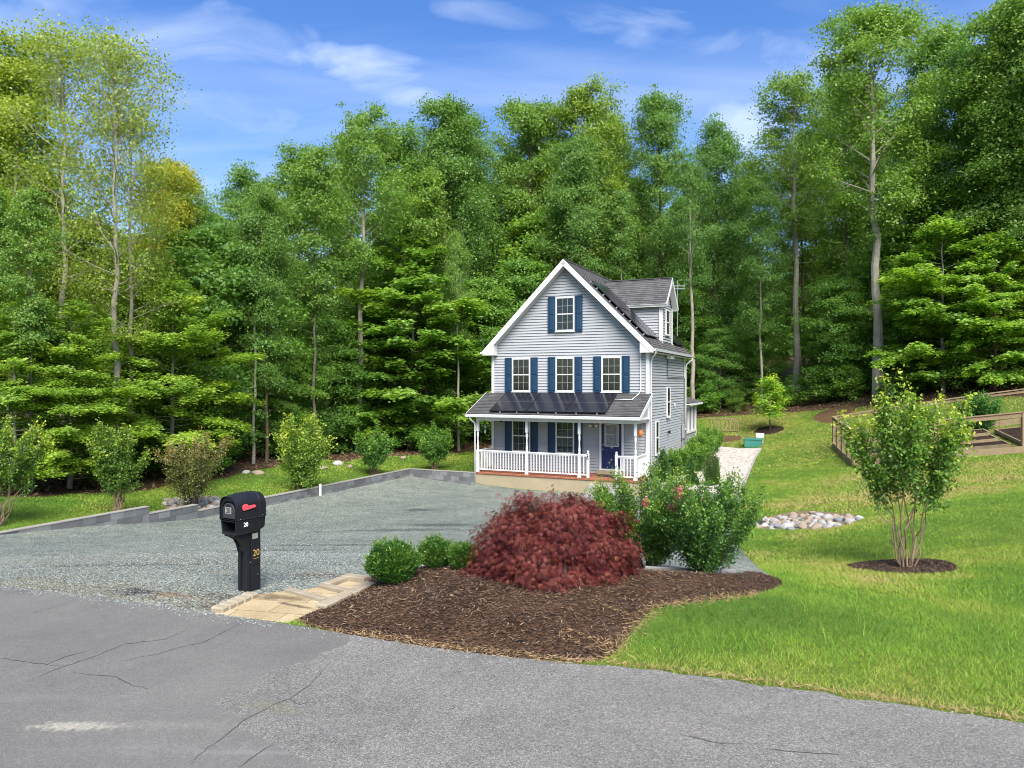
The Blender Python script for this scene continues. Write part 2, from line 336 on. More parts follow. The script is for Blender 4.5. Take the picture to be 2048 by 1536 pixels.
# ------------------------------------------------------------------ ground materials
def ground_mat(name, cols, scales, bump=.4, bscale=70, rough=.9, vor=0, vcols=None, dist=.02, mixv=.6, spots=None, rand=1.0):
    """layered noise tones; vor > 0 adds stones (voronoi cells) of that many per metre"""
    m = bpy.data.materials.new(name); m.use_nodes = True; t = m.node_tree; L = t.links.new
    b = t.nodes['Principled BSDF']; b.inputs['Roughness'].default_value = rough; b.inputs['Specular IOR Level'].default_value = .2
    tc = N(t, 'ShaderNodeTexCoord'); col = None
    for i, (sc, ca, cb, p0, p1) in enumerate(scales):
        n = N(t, 'ShaderNodeTexNoise'); n.inputs['Scale'].default_value = sc; n.inputs['Detail'].default_value = 6; n.inputs['Roughness'].default_value = .6
        L(tc.outputs['Object'], n.inputs['Vector'])
        r = N(t, 'ShaderNodeValToRGB'); r.color_ramp.elements[0].position = p0; r.color_ramp.elements[1].position = p1
        r.color_ramp.elements[0].color = (*ca, 1); r.color_ramp.elements[1].color = (*cb, 1); L(n.outputs[0], r.inputs[0])
        if col is None: col = r.outputs[0]
        else:
            mx = N(t, 'ShaderNodeMix', data_type='RGBA', blend_type='MULTIPLY'); mx.inputs[0].default_value = 1
            L(col, mx.inputs[6]); L(r.outputs[0], mx.inputs[7]); col = mx.outputs[2]
    for (u, v, Y0, ax, ay, rot, cc, k, nsc) in (spots or []):          # stains and worn marks lying on the surface
        mp = N(t, 'ShaderNodeMapping', vector_type='TEXTURE'); mp.inputs['Location'].default_value = (u, v, 0); mp.inputs['Rotation'].default_value = (0, 0, rot); mp.inputs['Scale'].default_value = (ax, ay, 1e3)
        L(tc.outputs['Object'], mp.inputs[0])
        ln = N(t, 'ShaderNodeVectorMath', operation='LENGTH'); L(mp.outputs[0], ln.inputs[0])
        n = N(t, 'ShaderNodeTexNoise'); n.inputs['Scale'].default_value = nsc; n.inputs['Detail'].default_value = 5; L(tc.outputs['Object'], n.inputs['Vector'])
        a1 = N(t, 'ShaderNodeMath', operation='SUBTRACT'); a1.inputs[0].default_value = 1.0; L(ln.outputs['Value'], a1.inputs[1])
        a2 = N(t, 'ShaderNodeMath', operation='MULTIPLY_ADD'); L(n.outputs[0], a2.inputs[0]); a2.inputs[1].default_value = 2.0; a2.inputs[2].default_value = -1.0
        a3 = N(t, 'ShaderNodeMath', operation='ADD'); L(a1.outputs[0], a3.inputs[0]); L(a2.outputs[0], a3.inputs[1])
        a4 = N(t, 'ShaderNodeMath', operation='MULTIPLY', use_clamp=True); L(a3.outputs[0], a4.inputs[0]); a4.inputs[1].default_value = k
        a5 = N(t, 'ShaderNodeMath', operation='MINIMUM'); L(a4.outputs[0], a5.inputs[0]); a5.inputs[1].default_value = .8
        mx = N(t, 'ShaderNodeMix', data_type='RGBA'); L(a5.outputs[0], mx.inputs[0]); L(col, mx.inputs[6]); mx.inputs[7].default_value = (*cc, 1); col = mx.outputs[2]
    h = None
    n = N(t, 'ShaderNodeTexNoise'); n.inputs['Scale'].default_value = bscale; n.inputs['Detail'].default_value = 5; L(tc.outputs['Object'], n.inputs['Vector']); h = n.outputs[0]
    if vor:
        vo = N(t, 'ShaderNodeTexVoronoi'); vo.inputs['Scale'].default_value = vor; vo.inputs['Randomness'].default_value = rand; L(tc.outputs['Object'], vo.inputs['Vector'])
        sp = N(t, 'ShaderNodeSeparateColor'); L(vo.outputs['Color'], sp.inputs[0])
        r = N(t, 'ShaderNodeValToRGB'); r.color_ramp.interpolation = 'LINEAR'
        el = r.color_ramp.elements
        while len(el) < len(vcols): el.new(.5)
        for i, c in enumerate(vcols): el[i].position = i/(len(vcols)-1); el[i].color = (*c, 1)
        L(sp.outputs[0], r.inputs[0])
        mx = N(t, 'ShaderNodeMix', data_type='RGBA', blend_type='MULTIPLY'); mx.inputs[0].default_value = mixv
        L(col, mx.inputs[6]); L(r.outputs[0], mx.inputs[7]); col = mx.outputs[2]
        iv = N(t, 'ShaderNodeMath', operation='SUBTRACT'); iv.inputs[0].default_value = 1.0; L(vo.outputs['Distance'], iv.inputs[1]); h = iv.outputs[0]
    bp = N(t, 'ShaderNodeBump'); bp.inputs['Strength'].default_value = bump; bp.inputs['Distance'].default_value = dist
    L(h, bp.inputs['Height']); L(bp.outputs[0], b.inputs['Normal']); L(col, b.inputs['Base Color'])
    return m
W1 = (1, 1, 1)
def spot(u, v, ax, ay, c, k=1.2, ns=6, rot=0.):
    x, y = unproj(u, v); return (x, y, 0, ax, ay, rot, c, k, ns)
ra = math.atan2(rd.y, rd.x)
GM = {
 'lawn': ground_mat('lawn_soil_and_thatch', 0, [(.35, (.085, .150, .020), (.150, .205, .032), .35, .68), (2.2, (.75, .8, .7), (1.15, 1.1, 1.0), .3, .7), (18, (.55, .55, .55), (1.2, 1.2, 1.2), .3, .7)], bump=.8, bscale=45, dist=.05),
 'road': ground_mat('worn_pale_asphalt', 0, [(.8, (.138, .134, .125), (.172, .166, .153), .35, .65), (7, (.93,)*3, (1.05,)*3, .3, .7), (170, (.45,)*3, (1.6,)*3, .36, .64)], bump=.55, bscale=150, dist=.008, vor=90, vcols=[(.45,)*3, (.9,)*3, (1.0,)*3, (1.75, 1.75, 1.7)], mixv=.75,
    spots=[spot(545, 1415, .45, .12, (0.150, 0.147, 0.108), .9, 8, ra)]),
 'road_patch': ground_mat('newer_dark_asphalt', 0, [(.6, (.117, .113, .106), (.150, .145, .134), .35, .65), (4, (.95,)*3, (1.05,)*3, .3, .7), (190, (.7,)*3, (1.3,)*3, .36, .64)], bump=.35, bscale=170, dist=.006, vor=100, vcols=[(.7,)*3, (.95,)*3, (1.0,)*3, (1.35,)*3], mixv=.6,
    spots=[spot(150, 1452, .40, .09, (0.317, 0.299, 0.242), 1.25, 22, 0), spot(330, 1450, .85, .09, (0.207, 0.197, 0.177), .5, 16, 0), spot(300, 1500, 1.3, .12, (0.179, 0.177, 0.167), .35, 16, 0), spot(60, 1395, .8, .1, (0.166, 0.160, 0.147), .6, 7, 0), spot(500, 1505, .5, .04, (0.186, 0.180, 0.170), .8, 9, 0)]),
 'gravel_driveway': ground_mat('blue_grey_crushed_gravel', 0, [(.28, (0.176, 0.200, 0.180), (0.222, 0.240, 0.212), .38, .62), (1.7, (.78, .81, .83), (1.14, 1.11, 1.06), .35, .68), (14, (.75,)*3, (1.2,)*3, .3, .7)], bump=1.0, rough=.9, vor=38, vcols=[(.30, .31, .32), (.68, .72, .72), (1.0, 1.02, 1.0), (1.2, 1.2, 1.15), (1.95, 1.92, 1.82)], dist=.03, mixv=.85,
    spots=[spot(120, 1185, 2.6, 1.1, (0.184, 0.172, 0.125), 1.3, 3, ra), spot(220, 1120, 3.6, 1.6, (0.170, 0.162, 0.125), 1.3, 2.5, ra), spot(340, 1190, .45, .16, (0.204, 0.138, 0.073), 1.4, 6, ra), spot(430, 1215, .6, .18, (0.109, 0.083, 0.056), 1.2, 7, ra), spot(460, 1195, .7, .20, (0.082, 0.069, 0.050), 1.2, 7, ra), spot(270, 1183, .45, .2, (0.051, 0.055, 0.056), 1.3, 6, ra), spot(640, 1150, .8, .3, (0.136, 0.103, 0.079), 1.0, 6, ra),
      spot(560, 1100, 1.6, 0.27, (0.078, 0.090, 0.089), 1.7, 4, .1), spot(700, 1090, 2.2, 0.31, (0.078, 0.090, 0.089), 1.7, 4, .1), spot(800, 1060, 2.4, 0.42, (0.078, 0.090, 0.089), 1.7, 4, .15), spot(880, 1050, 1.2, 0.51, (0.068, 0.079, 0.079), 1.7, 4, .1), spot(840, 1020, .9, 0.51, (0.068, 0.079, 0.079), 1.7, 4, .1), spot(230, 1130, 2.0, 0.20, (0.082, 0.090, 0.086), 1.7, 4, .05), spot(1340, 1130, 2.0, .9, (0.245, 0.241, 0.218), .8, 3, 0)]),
 'white_gravel_path': ground_mat('pinkish_white_pebbles', 0, [(1.2, (.50, .46, .42), (.57, .53, .49), .35, .65), (12, (.8,)*3, (1.1,)*3, .3, .7)], bump=1.0, vor=15, vcols=[(.35, .28, .25), (.85, .8, .78), (1.05, 1.0, .98), (1.2, 1.18, 1.15)], dist=.04, mixv=.85),
 'mulch_bed': ground_mat('shredded_brown_mulch', 0, [(1.0, (.040, .023, .013), (.072, .044, .027), .38, .64), (22, (.5,)*3, (1.5,)*3, .35, .65)], bump=1.0, bscale=60, dist=.04, vor=30, vcols=[(.4, .35, .3), (.9, .8, .75), (1.3, 1.15, 1.0), (2.0, 1.7, 1.4)], mixv=.8),
 'mulch_ring': ground_mat('dark_mulch', 0, [(2.0, (0.025, 0.014, 0.008), (0.043, 0.025, 0.016), .38, .64), (22, (.5,)*3, (1.4,)*3, .35, .65)], bump=1.0, bscale=50, dist=.04),
 'creek_bed': ground_mat('sandy_gravel_bed', 0, [(2.0, (0.198, 0.144, 0.077), (0.252, 0.210, 0.132), .35, .65), (25, (.7,)*3, (1.2,)*3, .3, .7)], bump=.9, vor=22, vcols=[(.5, .45, .4), (.9, .85, .8), (1.2, 1.2, 1.15)], dist=.03),
 'dirt_patch': ground_mat('bare_brown_dirt', 0, [(1.5, (0.085, 0.049, 0.024), (0.124, 0.078, 0.039), .35, .65), (20, (.7,)*3, (1.25,)*3, .3, .7)], bump=.8, bscale=30, dist=.05),
 'forest_floor': ground_mat('fallen_leaf_litter', 0, [(.5, (.075, .045, .024), (.125, .08, .045), .35, .65), (8, (.6,)*3, (1.3,)*3, .32, .68), (40, (.6,)*3, (1.35,)*3, .35, .65)], bump=1.0, bscale=25, dist=.08),
 'paver_walk': ground_mat('tan_flagstones', 0, [(1.6, (.36, .285, .165), (.46, .375, .235), .35, .65), (30, (.85,)*3, (1.08,)*3, .3, .7)], bump=.3, bscale=40, spots=[spot(560, 1195, .5, .14, (0.112, 0.083, 0.045), 1.2, 7, -.2), spot(600, 1213, .5, .05, (0.078, 0.061, 0.035), 1.1, 9, -.5)]),
}
# the walk's joints: a brick pattern in the plane of the slabs
def paver_joints():
    m = GM['paver_walk']; t = m.node_tree; L = t.links.new; b = t.nodes['Principled BSDF']
    src = b.inputs['Base Color'].links[0].from_socket
    tc = N(t, 'ShaderNodeTexCoord'); mp = N(t, 'ShaderNodeMapping'); mp.inputs['Rotation'].default_value = (0, 0, -(ra+R(6))); L(tc.outputs['Object'], mp.inputs[0])
    br = N(t, 'ShaderNodeTexBrick'); br.inputs['Scale'].default_value = 1.0; br.inputs['Mortar Size'].default_value = .007; br.inputs['Mortar Smooth'].default_value = .35; br.inputs['Brick Width'].default_value = .62; br.inputs['Row Height'].default_value = .40; br.offset = .4
    br.inputs['Color1'].default_value = (1, 1, 1, 1); br.inputs['Color2'].default_value = (.86, .84, .8, 1); br.inputs['Mortar'].default_value = (.42, .36, .28, 1)
    L(mp.outputs[0], br.inputs['Vector'])
    mx = N(t, 'ShaderNodeMix', data_type='RGBA', blend_type='MULTIPLY'); mx.inputs[0].default_value = 1; L(src, mx.inputs[6]); L(br.outputs[0], mx.inputs[7]); L(mx.outputs[2], b.inputs['Base Color'])
paver_joints()
# ------------------------------------------------------------------ ground: one triangulation split into its regions
LAWN_T = None
def build_ground():
    global LAWN_T
    pts = []
    def grid(x0, x1, y0, y1, s, hole=None):
        X, Y = np.meshgrid(np.arange(x0, x1+1e-6, s), np.arange(y0, y1+1e-6, s))
        X = X+RG.uniform(-.2, .2, X.shape)*s; Y = Y+RG.uniform(-.2, .2, X.shape)*s
        for x, y in zip(X.ravel(), Y.ravel()):
            if hole and hole[0] < x < hole[1] and hole[2] < y < hole[3]: continue
            pts.append((x, y))
    grid(-4.5, 6.5, 5, 12, .25)
    grid(-16, 16, 2, 26, .6, (-4.6, 6.6, 4.9, 12.1))
    grid(-30, 34, -10, 56, 1.3, (-16.2, 16.2, 1.8, 26.2))
    grid(-170, 170, -60, 170, 9, (-31, 35, -11, 57))
    for x in (-600, -350, 0, 350, 600):
        for y in (-300, 300, 600):
            pts.append((x, y))
    # fine rows on both sides of the block wall, so the raised lawn starts right behind it
    for k in np.arange(-.2, WALL_END, .3):
        for o in (.02, .22): pts.append(wp(k, o))
    for a in np.arange(0, 3.4, .3):
        for o in (.02, .22): pts.append((WC[0]+hc*a+hs_*o, WC[1]-hs_*a+hc*o))
    edges = []
    for name, poly in REGIONS:
        q = densify(poly, .3 if name not in ('forest_floor', 'road') else .8) if name not in ('road_patch',) else poly
        o = len(pts); pts.extend(q); edges += [(o+i, o+(i+1) % len(q)) for i in range(len(q))]
    r = geometry.delaunay_2d_cdt([Vector(p) for p in pts], edges, [], 0, 1e-4)
    V = np.array([tuple(v) for v in r[0]]); T = np.array([f for f in r[2] if len(f) == 3])
    Z = gz(V[:, 0], V[:, 1]); V3 = np.column_stack([V, Z])
    c = V[T].mean(1); lab = np.full(len(T), -1)
    for i, (name, poly) in enumerate(REGIONS):
        m = (lab < 0) & inside(poly, c[:, 0], c[:, 1]); lab[m] = i
    keep = np.linalg.norm(c, axis=1) < 2000
    names = ['lawn']+[n for n, p in REGIONS]
    done = {}
    for i in range(-1, len(REGIONS)):
        tt = T[(lab == i) & keep]
        if len(tt) == 0: continue
        n = names[i+1]
        ids, inv = np.unique(tt, return_inverse=True)
        me = bpy.data.meshes.new(n); me.from_pydata([tuple(v) for v in V3[ids]], [], [tuple(f) for f in inv.reshape(-1, 3)])
        me.materials.append(GM[n]); me.polygons.foreach_set('use_smooth', [True]*len(me.polygons)); me.update()
        bm = bmesh.new(); bm.from_mesh(me)
        for f in bm.faces:
            if f.normal.z < 0: f.normal_flip()
        bm.to_mesh(me); bm.free()
        o = obj(n, me); o['kind'] = 'structure'
        done.setdefault(n, []).append((V3, tt))
    return done
GT = build_ground()
def scatter(name, dens, lim=None):
    """random ground points on a region: dens(x, y) per square metre"""
    out = []
    for V3, T in GT[name]:
        a, b, c = V3[T[:, 0]], V3[T[:, 1]], V3[T[:, 2]]
        ar = .5*np.linalg.norm(np.cross(b-a, c-a), axis=1); m = (a+b+c)/3
        n = RG.poisson(ar*dens(m[:, 0], m[:, 1])); i = np.repeat(np.arange(len(T)), n)
        u, v = RG.random(len(i)), RG.random(len(i)); k = u+v > 1; u[k] = 1-u[k]; v[k] = 1-v[k]
        out.append(a[i]+(b-a)[i]*u[:, None]+(c-a)[i]*v[:, None])
    return np.concatenate(out)
# ------------------------------------------------------------------ materials of the built things
def glass_mat(name, refl=.25, tintc=(.75, .8, .8)):
    m = bpy.data.materials.new(name); m.use_nodes = True; t = m.node_tree; t.nodes.clear(); L = t.links.new
    o = N(t, 'ShaderNodeOutputMaterial'); mx = N(t, 'ShaderNodeMixShader'); tr = N(t, 'ShaderNodeBsdfTransparent'); gl = N(t, 'ShaderNodeBsdfGlossy')
    tr.inputs[0].default_value = (*tintc, 1); gl.inputs['Roughness'].default_value = .03; gl.inputs[0].default_value = (.9, .95, 1, 1)
    fr = N(t, 'ShaderNodeFresnel'); fr.inputs[0].default_value = 1.5
    ad = N(t, 'ShaderNodeMath', operation='MULTIPLY_ADD', use_clamp=True); L(fr.outputs[0], ad.inputs[0]); ad.inputs[1].default_value = 1.0; ad.inputs[2].default_value = refl*.0
    L(ad.outputs[0], mx.inputs[0]); L(tr.outputs[0], mx.inputs[1]); L(gl.outputs[0], mx.inputs[2]); L(mx.outputs[0], o.inputs[0])
    return m
M = {}
M['siding'] = material('pale_blue_grey_vinyl', (.345, .36, .378), .55, base2=(.31, .325, .343), scale=.9, spec=.3)
M['white'] = material('white_vinyl', (.60, .605, .605), .45, var=.06, scale=2.5)
M['muntin'] = material('grey_muntin', (.30, .31, .30), .5, var=.05)
M['soffit'] = material('white_soffit', (.50, .50, .49), .6, var=.08, scale=5)
M['blue'] = material('blue_shutter_paint', (.0085, .034, .074), .5, base2=(.011, .042, .088), scale=3)
M['navy'] = material('navy_door_paint', (.010, .016, .075), .35, base2=(.014, .022, .09), scale=3)
M['brick'] = material('red_brick', (.33, .13, .075), .85, base2=(.24, .085, .05), scale=9, bump=.3)
M['concrete_beige'] = material('beige_concrete', (.36, .30, .19), .9, base2=(.28, .235, .16), scale=1.3, bump=.15, bscale=30)
M['concrete'] = material('pale_concrete', (.30, .295, .28), .9, base2=(.24, .235, .22), scale=3, bump=.2, bscale=40)
M['blind_grey'] = material('grey_green_blind', (.105, .120, .100), .7, var=.1)
M['blind_tan'] = material('tan_blind', (.105, .098, .080), .7, var=.1)
M['blind_brown'] = material('brown_blind', (.048, .042, .036), .7, var=.15)
M['blind_shade'] = material('shaded_grey_green_blind', (.085, .098, .086), .7, var=.1)  # ground-floor blinds: porch shade put into a darker colour
M['dark'] = material('dark_interior', (.012, .013, .016), .5)
M['screen'] = material('dark_insect_screen', (.018, .020, .026), .6)
M['glass'] = glass_mat('window_glass')
M['black'] = material('black_plastic', (.0085, .009, .012), .42, base2=(.012, .013, .017), scale=3, bump=.12, bscale=220)
M['blackgrey'] = material('grey_black_plastic', (.035, .037, .043), .5, var=.2)
M['pv'] = material('solar_cell_glass', (.012, .013, .020), .16, base2=(.016, .017, .024), scale=.8, spec=.6)
M['pvframe'] = material('black_anodised_frame', (.012, .012, .013), .35)
M['metal'] = material('galvanised_metal', (.42, .43, .44), .4, var=.12, metal=.6)
M['wood'] = material('weathered_timber', (.28, .195, .115), .85, base2=(.185, .13, .08), scale=5, bump=.25, bscale=40)
M['wood_pale'] = material('fresh_timber', (.28, .21, .12), .85, base2=(.20, .15, .085), scale=5, bump=.2)
M['red'] = material('faded_red_plastic', (.62, .075, .095), .45, var=.15, scale=12)
M['lettering'] = material('white_lettering', (.85, .85, .85), .5)
M['gold'] = material('gold_lettering', (.55, .38, .10), .35, metal=.3)
M['steel'] = material('brushed_steel_sticker', (.45, .43, .38), .35, var=.2, scale=20, metal=.5)
M['orange'] = material('orange_glass', (.62, .20, .05), .25, base2=(.5, .12, .03), scale=15)
M['green_box'] = material('green_utility_plastic', (.03, .16, .12), .5, base2=(.04, .20, .15), scale=6)
M['wire'] = material('black_wire', (.02, .02, .02), .6)
M['lamp_glass'] = material('frosted_lamp_glass', (.7, .7, .66), .3)
def shingle_mat(name, ax, flip=1.0):
    m = material(name, (.088, .086, .088), .9, base2=(.07, .07, .073), scale=2); t = m.node_tree; L = t.links.new; b = t.nodes['Principled BSDF']
    src = b.inputs['Base Color'].links[0].from_socket
    tc = N(t, 'ShaderNodeTexCoord'); sp = N(t, 'ShaderNodeSeparateXYZ'); L(tc.outputs['Object'], sp.inputs[0]); cb = N(t, 'ShaderNodeCombineXYZ')
    L(sp.outputs[ax], cb.inputs[0]); L(sp.outputs[2], cb.inputs[1])
    br = N(t, 'ShaderNodeTexBrick'); br.inputs['Scale'].default_value = 1; br.inputs['Brick Width'].default_value = .28; br.inputs['Row Height'].default_value = flip; br.inputs['Mortar Size'].default_value = .004
    br.inputs['Color1'].default_value = (.78, .78, .79, 1); br.inputs['Color2'].default_value = (1.35, 1.34, 1.32, 1); br.inputs['Mortar'].default_value = (.45, .45, .45, 1); br.offset = .37; br.squash = .7; br.squash_frequency = 3
    L(cb.outputs[0], br.inputs['Vector'])
    mx = N(t, 'ShaderNodeMix', data_type='RGBA', blend_type='MULTIPLY'); mx.inputs[0].default_value = .9; L(src, mx.inputs[6]); L(br.outputs[0], mx.inputs[7])
    n = N(t, 'ShaderNodeTexNoise'); n.inputs['Scale'].default_value = 90; L(tc.outputs['Object'], n.inputs['Vector'])
    bp = N(t, 'ShaderNodeBump'); bp.inputs['Strength'].default_value = .5; bp.inputs['Distance'].default_value = .01; L(n.outputs[0], bp.inputs['Height']); L(bp.outputs[0], b.inputs['Normal'])
    L(mx.outputs[2], b.inputs['Base Color']); return m
M['sh_main'] = shingle_mat('grey_shingles', 1, .106); M['sh_porch'] = shingle_mat('grey_porch_shingles', 0, .061); M['sh_dorm'] = shingle_mat('grey_dormer_shingles', 0, .106)
def text_mesh(s, size, f, name, mat, parent, depth=.003, bold=.0):
    """lettering laid in a plane: f(p, q, t) maps text x, y, thickness to 3d"""
    cu = bpy.data.curves.new('lettering', 'FONT'); cu.body = s; cu.size = size; cu.align_x = 'CENTER'; cu.align_y = 'CENTER'; cu.extrude = depth/2; cu.offset = bold
    to = bpy.data.objects.new('lettering', cu); COL.objects.link(to); bpy.context.view_layer.update()
    me = bpy.data.meshes.new_from_object(to.evaluated_get(bpy.context.evaluated_depsgraph_get()))
    bpy.data.objects.remove(to); bpy.data.curves.remove(cu)
    for v in me.vertices: v.co = Vector(f(v.co.x, v.co.y, v.co.z+depth/2))
    me.materials.clear(); me.materials.append(mat); me.name = name
    return obj(name, me, parent)

# ------------------------------------------------------------------ the house
def siding(mb, f, rng, z0, z1, e=.127, out=-.001, inn=-.036):
    z = z0
    while z < z1-1e-4:
        zt = min(z+e, z1); a0, a1 = rng(z+1e-4); b0, b1 = rng(zt-1e-4)
        if b1 <= b0: b0 = b1 = (b0+b1)/2
        if a1 > a0:
            if out < 0: mb.add([f(a0, out, z+.012), f(a1, out, z+.012), f(b1, inn, zt+.002), f(b0, inn, zt+.002), f(a0, -.066, z+.014), f(a1, -.066, z+.014)], [(0, 1, 2, 3), (4, 5, 1, 0)])
            else: mb.add([f(a0, out, z), f(a1, out, z), f(b1, inn, zt), f(b0, inn, zt), f(a0, 0, z+.012), f(a1, 0, z+.012)], [(0, 1, 2, 3), (4, 5, 1, 0)])
        z = zt
def build_house():
    Wd, Ln = 7.364, 7.83
    H = empty('house', (HX, HY, HZ), -HYAW, 'pale blue two-storey house with blue shutters, white front porch and roof dormer', 'house')
    Ff = lambda a, o, z: (a, -o, z); Fr = lambda a, o, z: (Wd+o, a, z); Fl = lambda a, o, z: (-o, a, z); Fb = lambda a, o, z: (a, Ln+o, z)
    zE, zP = 6.13, 10.05; XR = Wd/2; OV = .32; EO = .42
    zw = zE-.0                                             # top of the side walls
    gable = lambda z: (max(0, XR-(zP-.06-z)), min(Wd, XR+(zP-.06-z))) if z > 6.3 else (0, Wd)
    m = MB(); siding(m, Ff, gable, .63, 9.95); siding(m, Fb, gable, -.1, 9.95)
    siding(m, Fr, lambda z: (0, Ln), .0, zw+.2); siding(m, Fl, lambda z: (0, Ln), -.1, zw+.2)
    wall = m.build('wall', M['siding'], H, recalc=False)
    m = MB(); m.prism([(.07, 0), (Wd-.07, 0), (Wd-.07, 6.2), (XR, zP-.20), (.07, 6.2)], .07, Ln-.07, lambda p, q, t: (p, t, q)); m.build('wall_core', M['siding'], H)
    for q0, q1 in (((-.03, -.045, .63), (.10, .0, zw-.02)), ((Wd-.10, -.045, .63), (Wd+.03, .0, zw-.02)), ((Wd, .001, -.2), (Wd+.045, .10, zw-.02)), ((Wd, Ln-.09, .6), (Wd+.04, Ln+.03, zw-.02)), ((-.045, .001, 0), (0, .1, zw-.02))):
        MB().box(q0, q1).build('corner_board', M['white'], H, bevel=.004)
    m = MB(); m.box((.02, .02, -.6), (Wd-.02, Ln-.02, .0)); m.build('foundation', M['concrete'], H)
    # main roof: each slope in its own frame (a along the ridge, o out of the roof, u up the slope)
    sl = 2**.5; ulen = (XR+OV)*sl
    S_R = lambda a, o, u: (Wd+OV-u/sl+o/sl, a, zE-.09+u/sl+o/sl); S_L = lambda a, o, u: (-OV+u/sl-o/sl, a, zE-.09+u/sl+o/sl)
    m = MB()
    for S in (S_R, S_L):
        siding(m, S, lambda u: (-EO, Ln+EO), 0, ulen+.02, .15, .022, .008)
        m.box((-EO, -.045, 0), (Ln+EO, .004, ulen-.0), S)
    m.beam((XR, -EO, zP-.005), (XR, Ln+EO, zP-.005), .16, .05)
    roof = m.build('roof', M['sh_main'], H)
    for S in (S_R, S_L):
        m = MB(); m.box((-EO-.02, -.20, -.02), (-EO-.001, .012, ulen-.01), S); m.box((-EO-.03, -.055, -.02), (-EO-.0205, .016, ulen-.01), S); m.build('rake_trim', M['white'], H)
        MB().box((Ln+EO+.001, -.20, -.02), (Ln+EO+.02, .012, ulen-.01), S).build('rake_trim', M['white'], H)
    m = MB()
    for S in (S_R, S_L):
        m.box((-EO, -.20, .02), (.02, -.185, ulen-.2), S); m.box((Ln, -.20, .02), (Ln+EO, -.185, ulen-.2), S)
    m.box((Wd, .0, zE-.24), (Wd+OV, Ln, zE-.225)); m.box((-OV, 0, zE-.24), (0, Ln, zE-.225))
    m.build('soffit', M['soffit'], H)
    for sg, xo in ((1, Wd+OV), (-1, -OV)):
        x1 = xo-sg*.58; m = MB()
        m.prism([(xo, zE-.26), (x1, zE-.26), (x1, zE+.36), (xo, zE-.13)], -EO+.001, -.0, lambda p, q, t: (p, t, q))
        m.build('eave_return', M['white'], H, bevel=.004)
    m = MB()                                                # gutters
    gp = [(0, 0), (.0, .12), (.012, .12), (.012, .02), (.085, .02), (.11, .10), (.122, .10), (.10, 0)]
    m.prism([(Wd+OV+p, zE-.19+q) for p, q in gp], -EO-.01, Ln+EO, lambda p, q, t: (p, t, q)); m.build('gutter', M['white'], H); m = MB(); m.prism([(-OV-p, zE-.19+q) for p, q in gp], -EO-.01, Ln+EO, lambda p, q, t: (p, t, q))
    m.build('gutter', M['white'], H)
    def dspout(pts): MB().tube(pts, .038, 8).build('downspout', M['white'], H, smooth=True)
    dspout([(Wd+OV+.06, -.30, zE-.17), (Wd+OV+.05, -.24, zE-.3), (Wd+.16, .02, zE-.48), (Wd+.09, .14, zE-.66), (Wd+.09, .14, 4.2), (Wd+.09, .14, .1)])
    dspout([(Wd+OV+.06, Ln+.2, zE-.17), (Wd+OV+.04, Ln+.15, zE-.32), (Wd+.12, Ln-.04, zE-.55), (Wd+.09, Ln-.06, zE-.75), (Wd+.09, Ln-.06, .3)])
    # windows
    def window(f, a0, a1, z0, z1, blind, cols=3, rows=2, dark=False, grille=True, fw=.07):
        m = MB()
        m.box((a0, .0, z0), (a0+fw, .062, z1), f); m.box((a1-fw, .0, z0), (a1, .062, z1), f); m.box((a0+fw, .0, z1-fw), (a1-fw, .060, z1), f); m.box((a0+fw, .0, z0), (a1-fw, .060, z0+fw), f)
        zm = (z0+z1)/2; m.box((a0+fw, .02, zm-.025), (a1-fw, .055, zm+.025), f)
        wf = m.build('window', M['white'], H, bevel=.005)
        MB().box((a0-.03, .026, z0-.035), (a1+.03, .085, z0-.002), f).build('sill', M['white'], wf, bevel=.004)
        MB().box((a0+fw, .040, z0+fw), (a1-fw, .044, z1-fw), f).build('pane', M['glass'], wf)
        if dark:
            MB().box((a0+fw, .008, z0+fw), (a1-fw, .024, z1-fw), f).build('screen', M['screen'], wf)
        else:
            m = MB(); m.box((a0+fw, .002, z0+fw), (a1-fw, .008, z1-fw), f); z = z0+fw+.01
            m.cur = 1; gap = .09 if blind is M['blind_tan'] or blind is M['blind_brown'] else 0
            z += gap
            while z < z1-fw-.03:
                m.box((a0+fw+.005, .022-.008, z), (a1-fw-.005, .022, z+.0385), f); z += .040
            m.build('blind', [M['dark'], blind], wf)
        if grille and not dark:
            m = MB()
            for i in range(1, cols):
                a = a0+fw+(a1-a0-2*fw)*i/cols; m.box((a-.007, .0445, z0+fw), (a+.007, .052, zm-.025), f); m.box((a-.007, .0445, zm+.025), (a+.007, .052, z1-fw), f)
            for zz0, zz1 in ((z0+fw, zm-.025), (zm+.025, z1-fw)):
                for j in range(1, rows): zz = zz0+(zz1-zz0)*j/rows; m.box((a0+fw, .0448, zz-.007), (a1-fw, .0515, zz+.007), f)
            m.build('grille', M['muntin'], wf)
